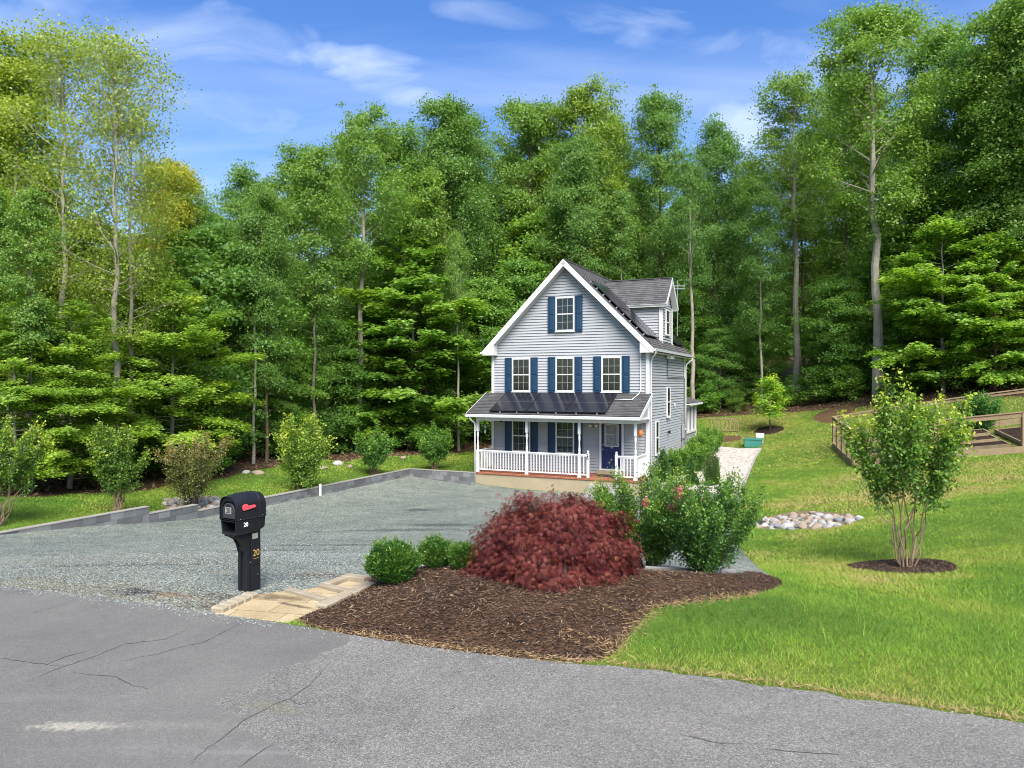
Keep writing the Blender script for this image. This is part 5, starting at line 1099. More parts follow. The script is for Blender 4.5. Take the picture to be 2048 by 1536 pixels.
FT = [
 # kind, proto, u, distance, top, label, tone, width
 ('a', 0, 232, 25.5, 105, 'slender pale-trunked tree with a thin airy crown at the left', (1.7, 1.25, .9), 1.0),
 ('a', 1, 262, 26.5, 240, 'second pale trunk leaning beside the airy tree at the left', (1.7, 1.25, .9), 1.0),
 ('a', 0, 128, 27, 95, 'airy tree with a pale forked trunk near the left edge', (1.7, 1.25, .9), 1.05),
 ('h', 3, 20, 29, 70, 'yellow-green tree rising at the far left edge of the wood', (1.8, 1.3, .8), 1.15),
 ('h', 1, 90, 33, 345, 'tall yellowish tree behind the airy trees on the left', (1.6, 1.25, .8), 1.1),
 ('h', 0, 330, 33, 325, 'golden-leaved tree with the yellowest crown on the left', (2.6, 1.45, .7), 1.0),
 ('h', 4, 385, 36, 372, 'fresh green tree below the gap in the skyline at the left', (1.15, 1.15, .9), 1.0),
 ('n', 0, 345, 27.5, 560, 'layered beech spreading drooping sprays right of the pale trunks', BRI, 1.25),
 ('n', 1, 140, 23.5, 600, 'layered beech filling the lower left of the wood', BRI, 1.3),
 ('n', 0, 30, 22.5, 600, 'layered beech at the left edge behind the yellow-green shrub', BRI, 1.2),
 ('u', 1, 190, 29.0, 640, 'low layered beech between the pale trunks', (1.2, 1.12, .9), 1.3),
 ('u', 2, 440, 33, 470, 'dark blue-green layered tree right of the bronze shrub', COOL, 1.15),
 ('u', 1, 400, 34.5, 600, 'low dark layered tree in the gap behind the bronze shrub', COOL, 1.35),
 ('h', 1, 533, 32.5, 375, 'tree with a straight brown trunk rising behind the light green sapling', (.9, .95, .9), .85),
 ('h', 4, 480, 40, 352, 'rounded tree crown left of the brown straight trunk', (.9, .98, .95), 1.0),
 ('h', 3, 585, 41, 292, 'leaning leafy tree left of the tall pale trunk', (1.0, 1.02, .85), 1.05),
 ('u', 1, 600, 37, 650, 'mid green layered tree behind the light green sapling', (.95, .95, 1), 1.2),
 ('t', 1, 718, 40.5, 228, 'tall tree with a long bare speckled pale trunk left of the house', (1.05, 1.05, .85), .95),
 ('u', 0, 655, 40, 640, 'low layered tree between brown and pale trunks', COOL, 1.3),
 ('h', 0, 800, 46, 262, 'dense tree right of the tall pale trunk', (1.0, 1.05, .85), 1.0),
 ('b', 0, 825, 42, 470, 'bright layered beech left of the porch', (1.15, 1.1, .9), 1.2),
 ('b', 2, 770, 42.5, 640, 'broad low beech spreading over the two vase shrubs', (1.0, 1.02, .95), 1.2),
 ('t', 1, 918, 40.8, 470, 'tree with a pale lower trunk standing just left of the porch', (1.05, 1.05, .9), .6),
 ('h', 1, 885, 47, 200, 'tall dark crown rising left of the gable', (.85, .92, .95), 1.0),
 ('h', 3, 940, 50, 232, 'tall tree leaning towards the house gable', (.85, .92, .95), 1.0),
 ('u', 1, 955, 46, 560, 'layered tree against the left wall of the house', (.9, .95, 1), 1.3),
 ('h', 2, 1050, 53, 212, 'tree with thin bare twigs directly behind the roof peak', (1.0, 1.0, .85), 1.0),
 ('b', 2, 1020, 51, 560, 'bright layered beech above the left eave', (1.2, 1.12, .9), 1.1),
 ('t', 0, 1158, 52, 192, 'tall yellow-green tree whose trunk rises over the ridge', (1.35, 1.15, .8), .95),
 ('h', 0, 1215, 56, 240, 'tall tree right of the yellow-green crown over the ridge', (1.1, 1.05, .85), 1.0),
 ('h', 1, 1325, 54, 195, 'tall airy tree behind the dormer', (.9, .98, 1.0), .95),
 ('t', 1, 1387, 47.5, 330, 'tree with a straight grey trunk just right of the house', (.75, .88, 1.0), .85),
 ('h', 4, 1425, 55, 262, 'blue-green tree right of the dormer', (.75, .9, 1.05), 1.0),
 ('u', 1, 1270, 52, 620, 'bright layered beech seen above the dormer roof', (1.2, 1.12, .9), 1.2),
 ('h', 3, 1480, 58, 330, 'low gap tree under the white cloud', (.9, .98, .95), 1.0),
 ('u', 2, 1478, 53, 660, 'dark layered tree at the wood edge behind the lawn', COOL, 1.2),
 ('u', 0, 1545, 55, 650, 'dark layered tree behind the young lawn tree', COOL, 1.3),
 ('t', 1, 1594, 48, 165, 'tall tree with a straight bare trunk behind the young lawn tree', (1.15, 1.08, .85), 1.05),
 ('h', 0, 1690, 52, 150, 'tall tree between the two bare trunks on the right', (1.05, 1.03, .85), .95),
 ('u', 1, 1660, 55, 640, 'dark layered tree between the two bare trunks on the right', COOL, 1.35),
 ('t', 0, 1757, 40, 28, 'tallest tree with a thick bare trunk and a feathery crown', (1.15, 1.1, .85), 1.05),
 ('h', 2, 1850, 44, 80, 'tall dense tree right of the tallest trunk', (.95, 1.05, .85), .95),
 ('h', 4, 1930, 41, 120, 'dark dense crown near the upper right corner', (.75, .88, .9), 1.0),
 ('h', 1, 1990, 38, 15, 'tall tree crossing the top right corner', (1.05, 1.05, .85), 1.1),
 ('h', 3, 2075, 36, -10, 'tall tree at the right edge of the photo', (1.0, 1.0, .85), 1.1),
 ('b', 0, 1885, 37.5, 430, 'big bright layered beech over the garden fence', (1.3, 1.2, .9), 1.15),
 ('b', 2, 1990, 36, 470, 'bright layered beech at the right edge above the fence', (1.3, 1.2, .9), 1.1),
 ('u', 1, 1810, 42, 520, 'layered beech between the thick trunk and the bright beech', (1.1, 1.1, .95), 1.15),
]
for kind, i, u, Y, vt, lab, tone, wd in FT: feature(kind, i, u, Y, vt, lab, tone=tone, wide=wd)
for (i, u, Y, vt, lab, tone, wd) in ((0, 300, 29.5, 520, 'soft green understory tree behind the drooping beech', BRI, 1.15), (1, 480, 34.5, 640, 'soft understory tree left of the straight brown trunk', (1, 1, 1), 1.1), (2, 570, 35.5, 680, 'leafy understory tree right of the straight brown trunk', (1.05, 1.02, .95), 1.1), (0, 680, 43, 620, 'understory tree left of the tall pale trunk', (.95, .98, 1), 1.1), (1, 745, 43.5, 600, 'narrow understory tree right of the tall pale trunk', (1.05, 1.05, .95), 1.1), (2, 880, 44, 640, 'understory tree behind the pale trunk beside the porch', (1, 1, 1), 1.15), (1, 1090, 52, 420, 'green understory tree behind the roof ridge', (1.1, 1.06, .9), 1.15), (0, 1350, 53, 560, 'understory tree behind the right eave', (.92, .96, 1), 1.15),
    (2, 1440, 50, 660, 'soft dark understory tree at the corner of the far lawn', COOL, 1.15), (1, 1515, 50.5, 620, 'narrow understory tree behind the young lawn tree', (.95, 1, 1), 1.1), (0, 1625, 50, 660, 'understory tree right of the bare grey trunk', (.95, 1, 1), 1.15), (2, 1705, 46, 640, 'understory tree left of the thickest trunk', (1, 1.02, .95), 1.15), (1, 1960, 40, 330, 'tall soft understory tree at the right behind the bright beeches', (1.1, 1.08, .9), 1.2), (0, 1840, 43, 360, 'tall understory tree right of the thickest trunk', (1.1, 1.08, .9), 1.2)):
    FT.append(('u', i, u, Y, vt, lab, tone, wd)); feature('u', i, u, Y, vt, lab, tone=tone, wide=wd)
k = 0
for tries in range(900):                                    # slim trees standing at the very edge, their bare stems showing
    u = rnd.uniform(-80, 2130); x0 = rnd.uniform(-30, 30); fe = float(np.interp(x0, [p[0] for p in FEDGE], [p[1] for p in FEDGE])); y = fe+rnd.uniform(1.0, 5.5); u = 1024+F*x0/y
    if not -80 < u < 2130 or (930 < u < 1400 and y < 50) or any(abs(u-f[2]) < 26 for f in FT): continue
    vt = skyv(u)+rnd.uniform(10, 120)
    if u < 420: vt = max(vt, 380)
    FT.append(('s', 0, u, y, vt, '', 1, 1)); k += 1
    feature('s', rnd.randrange(3), u, y, vt, 'slim tree with a bare stem standing at the front edge of the wood', tone=rnd.choice([(1, 1, .9), (1.15, 1.08, .85), COOL]), wide=rnd.uniform(.9, 1.1), group='slim trees at the front edge of the wood')
    if k >= 26: break
placed = [at(f[2], f[3]) for f in FT]; nfill = 0
for tries in range(9000):
    u = rnd.uniform(-260, 2320); Y = rnd.uniform(24, 84) if tries < 6000 else rnd.uniform(30, 60)
    x, y = at(u, Y)
    fe = float(np.interp(x, [p[0] for p in FEDGE], [p[1] for p in FEDGE]))
    dep = y-fe
    if dep < 3.0 or dep > 34: continue
    if any((x-a)**2+(y-b)**2 < (2.6 if dep < 14 else 3.4)**2 for a, b in placed): continue
    if (x-6)**2+(y-40)**2 < 64: continue
    if any(abs(u-fu) < 64 and Y < fy_ for fu, fy_ in ((718, 41), (533, 33), (918, 41), (1387, 48), (1594, 48.5), (1757, 40.5), (232, 26), (262, 27))): continue
    placed.append((x, y)); nfill += 1
    tone = rnd.choice([(1, 1, .9), COOL, DK, (1.1, 1.05, .85), (.85, .95, .95)])
    if u < 420: tone = (tone[0]*1.35, tone[1]*1.12, tone[2]*.85)
    if rnd.random() < .55 and dep < 24: feature('u' if rnd.random() < .8 else 'b', rnd.randrange(3), u, Y, 768-(rnd.uniform(6, 12.)-CH+g(x, y))*F/Y, 'shady layered tree growing inside the wood among the trunks', tone=tone, wide=rnd.uniform(1.0, 1.4), group='layered trees inside the wood')
    else: feature('h', rnd.randrange(5), u, Y, max(skyv(u)+rnd.uniform(50, 210), 768-(25-CH)*F/Y), 'tall leafy tree standing in the depth of the wood', tone=tone, wide=rnd.uniform(.9, 1.15), group='tall trees inside the wood')
    if nfill > 150: break
print('forest fill', nfill)
# the wood beyond: one mass of leaves on a far slope
def far_wood():
    rng = np.random.default_rng(77); n = 60000; u = rng.uniform(-420, 2470, n); Y = rng.uniform(84, 112, n); X = (u-1024)/F*Y
    top = np.array([CH+(768-max(skyv(a), 120))*b/F for a, b in zip(u[:400], Y[:400])]); hz = rng.uniform(9, 21)+0*u
    hmax = 15+4*np.sin(X*.11)+3*np.sin(X*.31+1)+2*np.sin(X*.9)
    z0 = np.interp(X, (-100, 0, 60, 120), (1, 3, 8, 10)); z = z0+hmax*rng.random(n)**.8
    P = np.stack([X, Y, z], 1); nn = rng.normal(0, .7, (n, 3)); nn[:, 2] += .6; s = rng.uniform(.9, 1.8, n)
    o = obj('distant_wood', raw_mesh('distant_wood', leaves(P, rdir(rng, n), nn, s, s*.7, .05), 4, LM['hard'], np.clip(.35+rng.normal(0, .18, n), 0, 1))); o.color = (.8, .9, .95, 1)
    tag(o, 'far leafy wood seen through the gaps between the nearer trees', 'wood', kind='stuff')
far_wood()

# ---- shrubs and small trees of the garden
def gp_(u, Y): return ground_at(u, Y)
def depth_of(u, v): return unproj(u, v)[1]
PN = ('stems', 'foliage')
v1 = make_vase(51, 3.0, 1.0, 12, 28, 48, .064, r0=.015, tipb=1.0, bare=.44, upright=.9, tone0=.2)
Tm = plant('crape_myrtle', v1, gp_(1812, 12.0), .4, 1.02, 'vase-shaped crape myrtle in a mulch ring on the right lawn', 'small tree', None, (1.4, 1.25, .95), PN)
v2 = make_vase(52, 3.0, 1.30, 15, 24, 44, .072, r0=.020, tipb=.85, bare=.40, upright=.6, tone0=.26)
plant('crape_myrtle', v2, gp_(-6, 17.4), 1.2, .88, 'yellow-green crape myrtle cut off by the left edge of the photo', 'small tree', None, (1.3, 1.15, .85), PN)
v3 = make_vase(53, 3.2, 1.15, 10, 36, 34, .09, r0=.03, tipb=.6, bare=.32, spread=.12)
p = unproj(237, 1030); plant('crape_myrtle', v3, Vector((p[0], p[1], g(*p))), .3, p[1]*182/F/3.2, 'crape myrtle with two bare tan stems behind the block wall', 'small tree', None, (1.15, 1.05, .85), PN)
v4 = make_vase(54, 2.6, 1.35, 14, 26, 30, .07, 'bronze', 'twig', bare=.2, r0=.02, tipb=.6, spread=.4, tone0=.36)
p = unproj(384, 1018); plant('bronze_shrub', v4, Vector((p[0], p[1], g(*p))), 2., p[1]*158/F/2.6, 'reddish-bronze leaved shrub by the white stones behind the block wall', 'shrub', None, (1, 1, 1), PN)
v5 = make_vase(55, 3.0, 1.15, 14, 34, 34, .095, r0=.025, tipb=.6, bare=.12, tone0=.42, upright=.2)
p = unproj(600, 982); plant('sapling', v5, Vector((p[0], p[1], g(*p))), 1., p[1]*150/F/3.0, 'bright light green sapling on the lawn before the brown straight trunk', 'small tree', None, (1.35, 1.2, 1.0), PN)
v6 = make_vase(56, 2.3, 1.3, 16, 26, 34, .10, 'shrub', 'myrtle', bare=.36, r0=.018, tipb=.4, upright=.15)
p = unproj(748, 951); plant('vase_shrub', v6, Vector((p[0], p[1], g(*p))), 0, p[1]*88/F/2.3, 'round-topped vase shrub, left one of the pair beyond the drive corner', 'shrub', 'vase shrubs beyond the drive', (.95, 1.05, 1.0), PN)
p = unproj(868, 940); plant('vase_shrub', v6, Vector((p[0], p[1], g(*p))), 2.2, p[1]*84/F/2.3, 'round-topped vase shrub nearest the porch beyond the drive corner', 'shrub', 'vase shrubs beyond the drive', (1.0, 1.1, 1.0), PN)
yt = make_beech(57, 2.5, .85, 46, 60, .10, 'twig', 'shrub', .3, .035, .3)
plant('young_tree', yt, gp_(1540, 40.0), .5, 1.06, 'small young tree with bright leaves in a mulch ring on the far lawn', 'small tree', None, (2.2, 1.9, .9))
b1 = make_dense(61, .70, .36, 15000, .034, 'box', spikes=420); b2 = make_dense(62, .66, .33, 13000, .034, 'box', spikes=380)
for (u, Y, pr, s, lab) in ((786, 8.9, b1, .92, 'largest rounded boxwood at the top of the stone walk'), (871, 9.5, b2, .74, 'middle rounded boxwood between its two neighbours'), (926, 9.35, b1, .62, 'rounded boxwood tucked against the red maple')):
    plant('boxwood', pr, gp_(u, Y)-Vector((0, 0, .02)), u, s, lab, 'shrub', 'boxwoods in the mulch bed', (1, 1, 1), PN, zs=s*.84)
def make_weeping(seed):
    """weeping laceleaf maple: arching branches, finely cut leaves hanging in overlapping tiers"""
    rng = np.random.default_rng(seed); mb = MB(); H, Rm = .97, 1.04; V, T = [], []
    mb.tube([(0, 0, -.1), (.05, .02, .25), (0, .05, .55), (-.05, 0, .8)], [.07, .06, .05, .04], 8)
    cl = []
    for i in range(46):
        az = i*2.4+rng.normal(0, .3); t = rng.random(); rr = Rm*rng.uniform(.45, 1.0); top = H*(1.0-.22*(rr/Rm)**2)*rng.uniform(.86, 1.0)
        ex = np.array((math.cos(az)*rr, math.sin(az)*rr*.85, max(.08, H*rng.uniform(.05, .78)*(1.05-.55*(rr/Rm)**3))))
        mid = np.array((math.cos(az)*rr*.55, math.sin(az)*rr*.5, top)); b = np.array((0, .03, .6))
        pts = [b*(1-s)**2+2*mid*s*(1-s)+ex*s*s for s in np.linspace(0, 1, 9)]; mb.tube(pts, [.02*(1-.85*k/8) for k in range(9)], 5, cap=False)
    n = 2000
    for i in range(n):                                       # tiers over the dome: each a tuft fanning outward and down
        az = rng.uniform(0, 6.2832); cz = rng.random()**1.35
        el = math.asin(cz**.85); lump = 1+.07*math.sin(az*5+cz*6)+.06*math.sin(az*9+2+cz*9)+.05*math.sin(cz*16+az*3)
        rr = lump*(rng.uniform(.84, 1.0) if i > 420 else rng.uniform(.45, .8))
        ce, se = math.cos(el)**.75, math.sin(el)
        c = np.array((math.cos(az)*ce*Rm*rr, math.sin(az)*ce*Rm*rr*.86, .06+se*(H-.10)*rr)); cl.append((c, az, el))
    for i in range(14):                                      # long wisps over the outline
        az = rng.uniform(1.9, 4.4); c = np.array((math.cos(az)*Rm*rng.uniform(.4, .9), math.sin(az)*.3, H*rng.uniform(.85, 1.08)))
        mb.tube([c*np.array((.6, .6, .8)), c*np.array((.85, .85, .97)), c], [.008, .005, .003], 4, cap=False); cl.append((c, az, .9))
    for c, az, el in cl:
        m = int(rng.uniform(11, 18)); out = np.array((math.cos(az), math.sin(az), 0)); tone = rng.normal(0, .17)
        for k in range(m):
            q = c+rng.normal(0, 1, 3)*np.array((.07, .07, .042)); base_d = unit(out*rng.uniform(.2, 1)+rng.normal(0, .6, 3)+np.array((0, 0, -.55+.25*el)))
            nrm = unit(out*.5+np.array((0, 0, .9))+rng.normal(0, .3, 3)); nrm = unit(nrm-base_d*(nrm@base_d)); sd = np.cross(base_d, nrm); L = rng.uniform(.045, .080); tt = np.clip(.40+tone+rng.normal(0, .22), 0, 1)
            for f, ln in ((-1.1, .62), (-.55, .86), (0., 1.0), (.5, .88), (1.05, .62)):
                d = base_d*math.cos(f)+sd*math.sin(f)-nrm*.18-np.array((0, 0, .18)); a = d*L*ln; wv = np.cross(d, nrm)*L*.05; md = q+a*.45
                V.append([q, md+wv, q+a, md-wv]); T.append(tt)
    return mb.mesh('branches', BARK['twig'], recalc=False), raw_mesh('foliage', np.array(V), 4, LM['maple'], np.array(T)), H
mp_ = make_weeping(71)
plant('weeping_maple', mp_, gp_(1112, 9.25)-Vector((0, 0, .03)), .6, 1.0, 'broad dome of dark red laceleaf maple in the mulch bed', 'shrub', None, (1, 1, 1), ('branches', 'foliage'))
def blooms(T, spots, lab):
    for (x, y, z, r) in spots:
        rng = np.random.default_rng(int(abs(x*1000)+z*77)); n = 150; P = rng.normal(0, 1, (n, 3))*np.array((r*.5, r*.5, r*.75))
        o = obj('flower_cluster', raw_mesh('flower_cluster', leaves(P, rdir(rng, n), rdir(rng, n), .034, .028, .1), 4, LM['pink'], rng.random(n)), T); o.location = (x, y, z)
v7 = make_vase(58, 1.5, 1.08, 24, 30, 44, .042, 'shrub', 'twig', bare=.16, r0=.011, tipb=.6, spread=.5, tone0=.22, upright=.5)
v8 = make_vase(59, 1.45, 1.05, 22, 28, 44, .042, 'shrub', 'twig', bare=.12, r0=.010, tipb=.7, spread=.5, tone0=.16, upright=.5)
T = plant('flowering_shrub', v7, gp_(1292, 10.9), .2, 1.0, 'leggy green shrub with pink blossoms behind the red maple', 'shrub', None, (1.12, 1.05, .95), PN)
blooms(T, [(.16, -.86, 1.30, .08), (.02, -.92, 1.12, .055), (-.35, -.85, 1.16, .045), (.55, -.8, 1.14, .04), (-.8, -.7, .85, .035)], '')
plant('leafy_shrub', v8, gp_(1408, 9.95), 1.4, .95, 'spreading green shrub without flowers at the right end of the mulch bed', 'shrub', None, (.95, 1.02, .95), PN)
T = plant('leafy_shrub', v8, gp_(1225, 11.3), 2.4, .72, 'low green shrub peeking over the red maple below the porch door', 'shrub', None, (1.15, 1.08, .95), PN)
# planting along the right side of the house
cn = make_dense(63, 1.6, .42, 9000, .06, 'dark', 'cone', 120); cl_ = make_dense(64, 1.5, .33, 8000, .055, 'dark', 'column', 120); rs = make_vase(65, 1.6, 1.0, 22, 24, 30, .085, 'shrub', 'twig', bare=.08, r0=.015, tipb=.5, spread=.5)
def side_plant(nm, pr, a, d, s, rz, lab, tone=(1, 1, 1), pn=PN):
    x, y = house_xy(a, d); plant(nm, pr, Vector((x, y, g(x, y)-.03)), rz, s, lab, 'shrub', None, tone, pn)
for nm, pr, (u, v), sc, rz, lab, tone in (('conical_evergreen', cn, (1326, 962), .92, 0, 'dark pointed evergreen at the front right corner of the house', (1, 1, 1)), ('conical_evergreen', cn, (1382, 970), .78, 1, 'small dark pointed evergreen in the white gravel before the bushes', (1.1, 1.1, 1)), ('columnar_evergreen', cl_, (1424, 970), .98, 2, 'narrow evergreen with brown lower foliage standing alone in the white gravel', (1.3, 1.05, .8)),
  ('leafy_bush', rs, (1356, 950), .75, 3, 'bright green bush between the two pointed evergreens', (1.0, 1.12, .9)), ('leafy_bush', rs, (1392, 942), .80, 4, 'largest bright green bush in the middle of the side planting', (1.0, 1.12, .9)), ('leafy_bush', rs, (1405, 920), .80, 5, 'bright green bush below the electric meter', (1.0, 1.12, .9)), ('leafy_bush', rs, (1422, 905), .80, 1, 'farthest green bush beside the rear sun room', (.95, 1.12, .9))):
    p = unproj(u, v); plant(nm, pr, Vector((p[0], p[1], g(*p)-.03)), rz, sc, lab, 'shrub', None, tone, PN)
# ------------------------------------------------------------------ garden enclosure on the right
def build_fence():
    P0, P1, P3 = Vector(unproj(1706, 934)), Vector(unproj(1667, 896)), Vector(unproj(2046, 905))
    d = (P3-P0); P3 = P0+d*1.5; P2 = P1+d*1.5
    FH = 1.42
    T = empty('garden_fence', (P0.x, P0.y, g(*P0)), 0, 'weathered timber and wire fence around the raised garden beds', 'fence'); o0 = Vector(T.location)
    G = lambda p, z=0: Vector((p.x, p.y, g(p.x, p.y)+z))-o0
    pm = MB(); pm.box((-.05, -.05, -.25), (.05, .05, FH)); me = pm.mesh('post', M['wood'])
    def run(a, b, sp, rails, board=True, face=0):
        n = max(1, round((b-a).length/sp)); q = [a.lerp(b, i/n) for i in range(n+1)]
        for p in q[:-1]: o = obj('post', me, T); o.location = G(p)
        m = MB()
        for z, w_, h_ in rails:
            for u, v in zip(q[:-1], q[1:]): m.beam(G(u, z), G(v, z), w_, h_)
        m.build('rail', M['wood'], T)
        m = MB()
        for u, v in zip(q[:-1], q[1:]): m.beam(G(u, .11)+Vector((0, face, 0)), G(v, .11)+Vector((0, face, 0)), .045, .26)
        m.build('base_board', M['wood_pale'], T)
        m = MB()
        for z in np.arange(.32, FH-.05, .16):
            for u, v in zip(q[:-1], q[1:]): m.beam(G(u, z), G(v, z), .0035, .0035)
        L = (b-a).length
        for k in range(int(L/.2)): p = a+(b-a)*(k*.2/L); m.beam(G(p, .25), G(p, FH-.03), .0035, .0035, (0, 1, 0))
        m.build('wire_mesh', M['blackgrey'], T)
    run(P0, P1, 1.15, [(FH+.02, .14, .045), (FH-.09, .04, .10)], face=0)
    run(P1, P2, 2.4, [(FH+.02, .14, .045), (FH-.09, .04, .10)]); run(P0, P3, 2.6, [(FH-.06, .05, .17), (FH+.04, .13, .04)], face=-.06); run(P3, P2, 2.4, [(FH, .1, .05)])
    # raised beds
    e = d.normalized(); nrm = (P1-P0); 
    for i, (k0_, k1_, s0, s1, lab) in enumerate(((.62, .98, .18, .34, 'nearest timber-framed raised bed inside the garden fence'), (.62, .98, .42, .58, 'middle timber-framed raised bed inside the garden fence'), (.58, 1.0, .66, .82, 'farthest timber-framed raised bed inside the garden fence'), (.12, .5, .3, .6, 'timber-framed raised bed behind the crape myrtle'), (1.06, 1.4, .2, .75, 'raised bed at the right end of the garden'))):
        c = [P0+d*a+nrm*b for a, b in ((k0_, s0), (k1_, s0), (k1_, s1), (k0_, s1))]; cc = (c[0]+c[2])/2; B = empty('raised_bed', (cc.x, cc.y, g(*cc)), 0, lab, 'garden bed'); ob = Vector(B.location)
        top = lambda p: Vector((p.x, p.y, g(p.x, p.y)+.13))-ob
        m = MB()
        for a, b in zip(c, c[1:]+c[:1]): m.beam(top(a), top(b), .06, .13)
        mid0, mid1 = (c[0]+c[3])/2, (c[1]+c[2])/2; 
        m.build('frame', M['wood_pale'], B); m = MB(); m.add([top(p)+Vector((0, 0, .04)) for p in c], [(0, 1, 2, 3)]); m.build('soil', GM['mulch_ring'], B)
    p = P0+d*1.02+nrm*.95; plant('garden_shrub', rs, Vector((p.x, p.y, g(*p))), 1, .95, 'blue-green leafy plant growing inside the garden fence', 'plant', None, (.7, .95, 1.1), PN)
build_fence()
# ------------------------------------------------------------------ utility boxes, deck rail
p = unproj(1506, 893); m = MB(); m.box((-.42, -.3, -.05), (.42, .3, .36)); t = empty('utility_box', (p[0], p[1], g(*p)), -.4, 'green plastic utility box at the far end of the white gravel path', 'utility box'); m.build('body', M['green_box'], t, bevel=.03, seg=2)
m = MB(); m.box((-.45, -.33, .361), (.45, .33, .43)); m.build('lid', M['green_box'], t, bevel=.02, seg=2)
p = at(1520, unproj(1506, 893)[1]+.15); t = empty('meter_pedestal', (p[0], p[1], g(*p)), -.3, 'small white meter box on two posts beside the green utility box', 'meter box')
m = MB(); m.box((-.2, -.09, .36), (.2, .09, .60)); m.build('box', M['white'], t, bevel=.015)
for x in (-.14, .14): m = MB(); m.box((x-.03, -.03, -.1), (x+.03, .03, .359)); m.build('leg', M['concrete'], t)
p = house_xy(8.6, 13.0); t = empty('deck_railing', (p[0], p[1], g(*p)), -HYAW, 'low tan wooden railing behind the sun room', 'railing')
m = MB(); m.box((-.9, -.05, .80), (.9, .05, .86)); m.build('top_rail', M['wood_pale'], t)
m = MB(); m.box((-.9, -.03, .12), (.9, .03, .18)); m.build('bottom_rail', M['wood_pale'], t)
for i in range(9): m = MB(); m.box((-.86+.215*i-.025, -.02, -.05 if i in (0, 8) else .1805), (-.86+.215*i+.025, .02, .7995)); m.build('baluster', M['wood_pale'], t)
# ------------------------------------------------------------------ stones
def stone_mesh(seed, mat, flat=.6):
    bm = bmesh.new(); bmesh.ops.create_icosphere(bm, subdivisions=3, radius=1); rr = random.Random(seed); ph = [rr.uniform(0, 6) for _ in range(6)]
    for v in bm.verts:
        c = v.co; k = 1+.14*math.sin(c.x*2.6+ph[0])*math.sin(c.y*2.2+ph[1])+.10*math.sin(c.z*3+ph[2]+c.x*2)
        v.co = Vector((c.x*k*1.25, c.y*k*.9, c.z*k*flat))
    me = bpy.data.meshes.new('stone'); bm.to_mesh(me); bm.free(); me.materials.append(mat); me.polygons.foreach_set('use_smooth', [True]*len(me.polygons)); return me
stm = [material('pale_grey_stone', (.32, .31, .29), .85, base2=(.24, .23, .215), scale=1.2, bump=.15), material('tan_stone', (.28, .225, .165), .85, base2=(.23, .185, .14), scale=1.2, bump=.15), material('blue_grey_stone', (.20, .21, .22), .85, base2=(.15, .165, .175), scale=1.2, bump=.15), material('white_stone', (.40, .385, .37), .85, base2=(.32, .305, .29), scale=1.2, bump=.15)]
SM = [stone_mesh(i, stm[(0, 1, 1, 2, 3, 0, 1)[i]], .6+.04*i) for i in range(7)]
def stones(poly, n, rmin, rmax, label, group, keep=None, seed=3):
    r = random.Random(seed); xs = [p[0] for p in poly]; ys = [p[1] for p in poly]; done = []; tries = 0
    while len(done) < n and tries < 6000:
        tries += 1; x, y = r.uniform(min(xs), max(xs)), r.uniform(min(ys), max(ys)); s = r.uniform(rmin, rmax)*(1.5 if r.random() < .12 else 1)
        if not inside(poly, np.array([x]), np.array([y]))[0] or (keep and not keep(x, y)): continue
        if any((x-a)**2+(y-b)**2 < (.95*(s+c))**2 for a, b, c in done): continue
        done.append((x, y, s)); o = obj('river_stone', SM[r.randrange(7)]); o.location = (x, y, g(x, y)+s*.12); o.scale = (s, s, s); o.rotation_euler = (r.uniform(-.3, .3), r.uniform(-.3, .3), r.uniform(0, 6.28)); tag(o, label, 'stone', group)
cx0, cx1 = at(1500, 20)[0], at(1690, 20)[0]
stones(CREEK, 120, .05, .125, 'rounded pale river stone in the dry stone patch on the right lawn', 'river stones in the lawn patch', lambda x, y: x < unproj(1700, 1035)[0] and y < unproj(1600, 1030)[1]+.1)
stones(LCREEK, 60, .06, .13, 'pale stone in the white stone patch behind the block wall', 'white stones behind the block wall', seed=5)
for i, (u, v, s, lab) in enumerate(((645, 938, .28, 'grey boulder at the wood edge behind the light sapling'), (676, 930, .35, 'largest grey boulder at the wood edge left of the vase shrubs'), (700, 934, .22, 'small boulder beside the largest one at the wood edge'), (515, 948, .3, 'brown boulder at the wood edge left of the brown trunk'), (492, 946, .22, 'small brown boulder at the wood edge near the bronze shrub'), (806, 918, .3, 'grey boulder at the wood edge behind the vase shrub pair'))):
    p = unproj(u, v); s *= .68; o = obj('boulder', SM[(1, 4, 1)[i % 3]]); o.location = (p[0], p[1], g(*p)+s*.2); o.scale = (s, s, s*.9); o.rotation_euler = (0, 0, i); tag(o, lab, 'boulder')
p = unproj(1512, 1050); o = obj('dark_stone', stone_mesh(9, M['blackgrey'], .3)); o.location = (p[0], p[1], g(*p)+.1); o.scale = (.24, .12, .12); tag(o, 'dark flat stone at the left end of the dry stone patch', 'stone')
# ------------------------------------------------------------------ cracks in the asphalt
def ribbon_paths(name, paths, w_, mat, lift=.004):
    V = []
    for pts in paths:
        q = densify(px(pts), .05, .006, closed=False); hw = [w_*.5*(1-.75*abs(2*i/(len(q)-1)-1)**3)*rnd.uniform(.5, 1.25) for i in range(len(q))]
        e = []
        for i, p in enumerate(q):
            a, b = Vector(q[max(0, i-1)]), Vector(q[min(len(q)-1, i+1)]); t_ = (b-a).normalized(); n_ = Vector((-t_.y, t_.x)); P = Vector(p); l, r_ = P+n_*hw[i], P-n_*hw[i]; zz = max(g(l.x, l.y), g(r_.x, r_.y), g(*p))+lift
            e.append(((l.x, l.y, zz), (r_.x, r_.y, zz)))
        for (a, b), (c, d) in zip(e[:-1], e[1:]): V.append([a, b, d, c])
    o = obj(name, raw_mesh(name, np.array(V), 4, mat)); o['kind'] = 'structure'; return o
crk = material('dark_crack', (.06, .058, .055), .95)  # one even dark tone for the crack ribbons
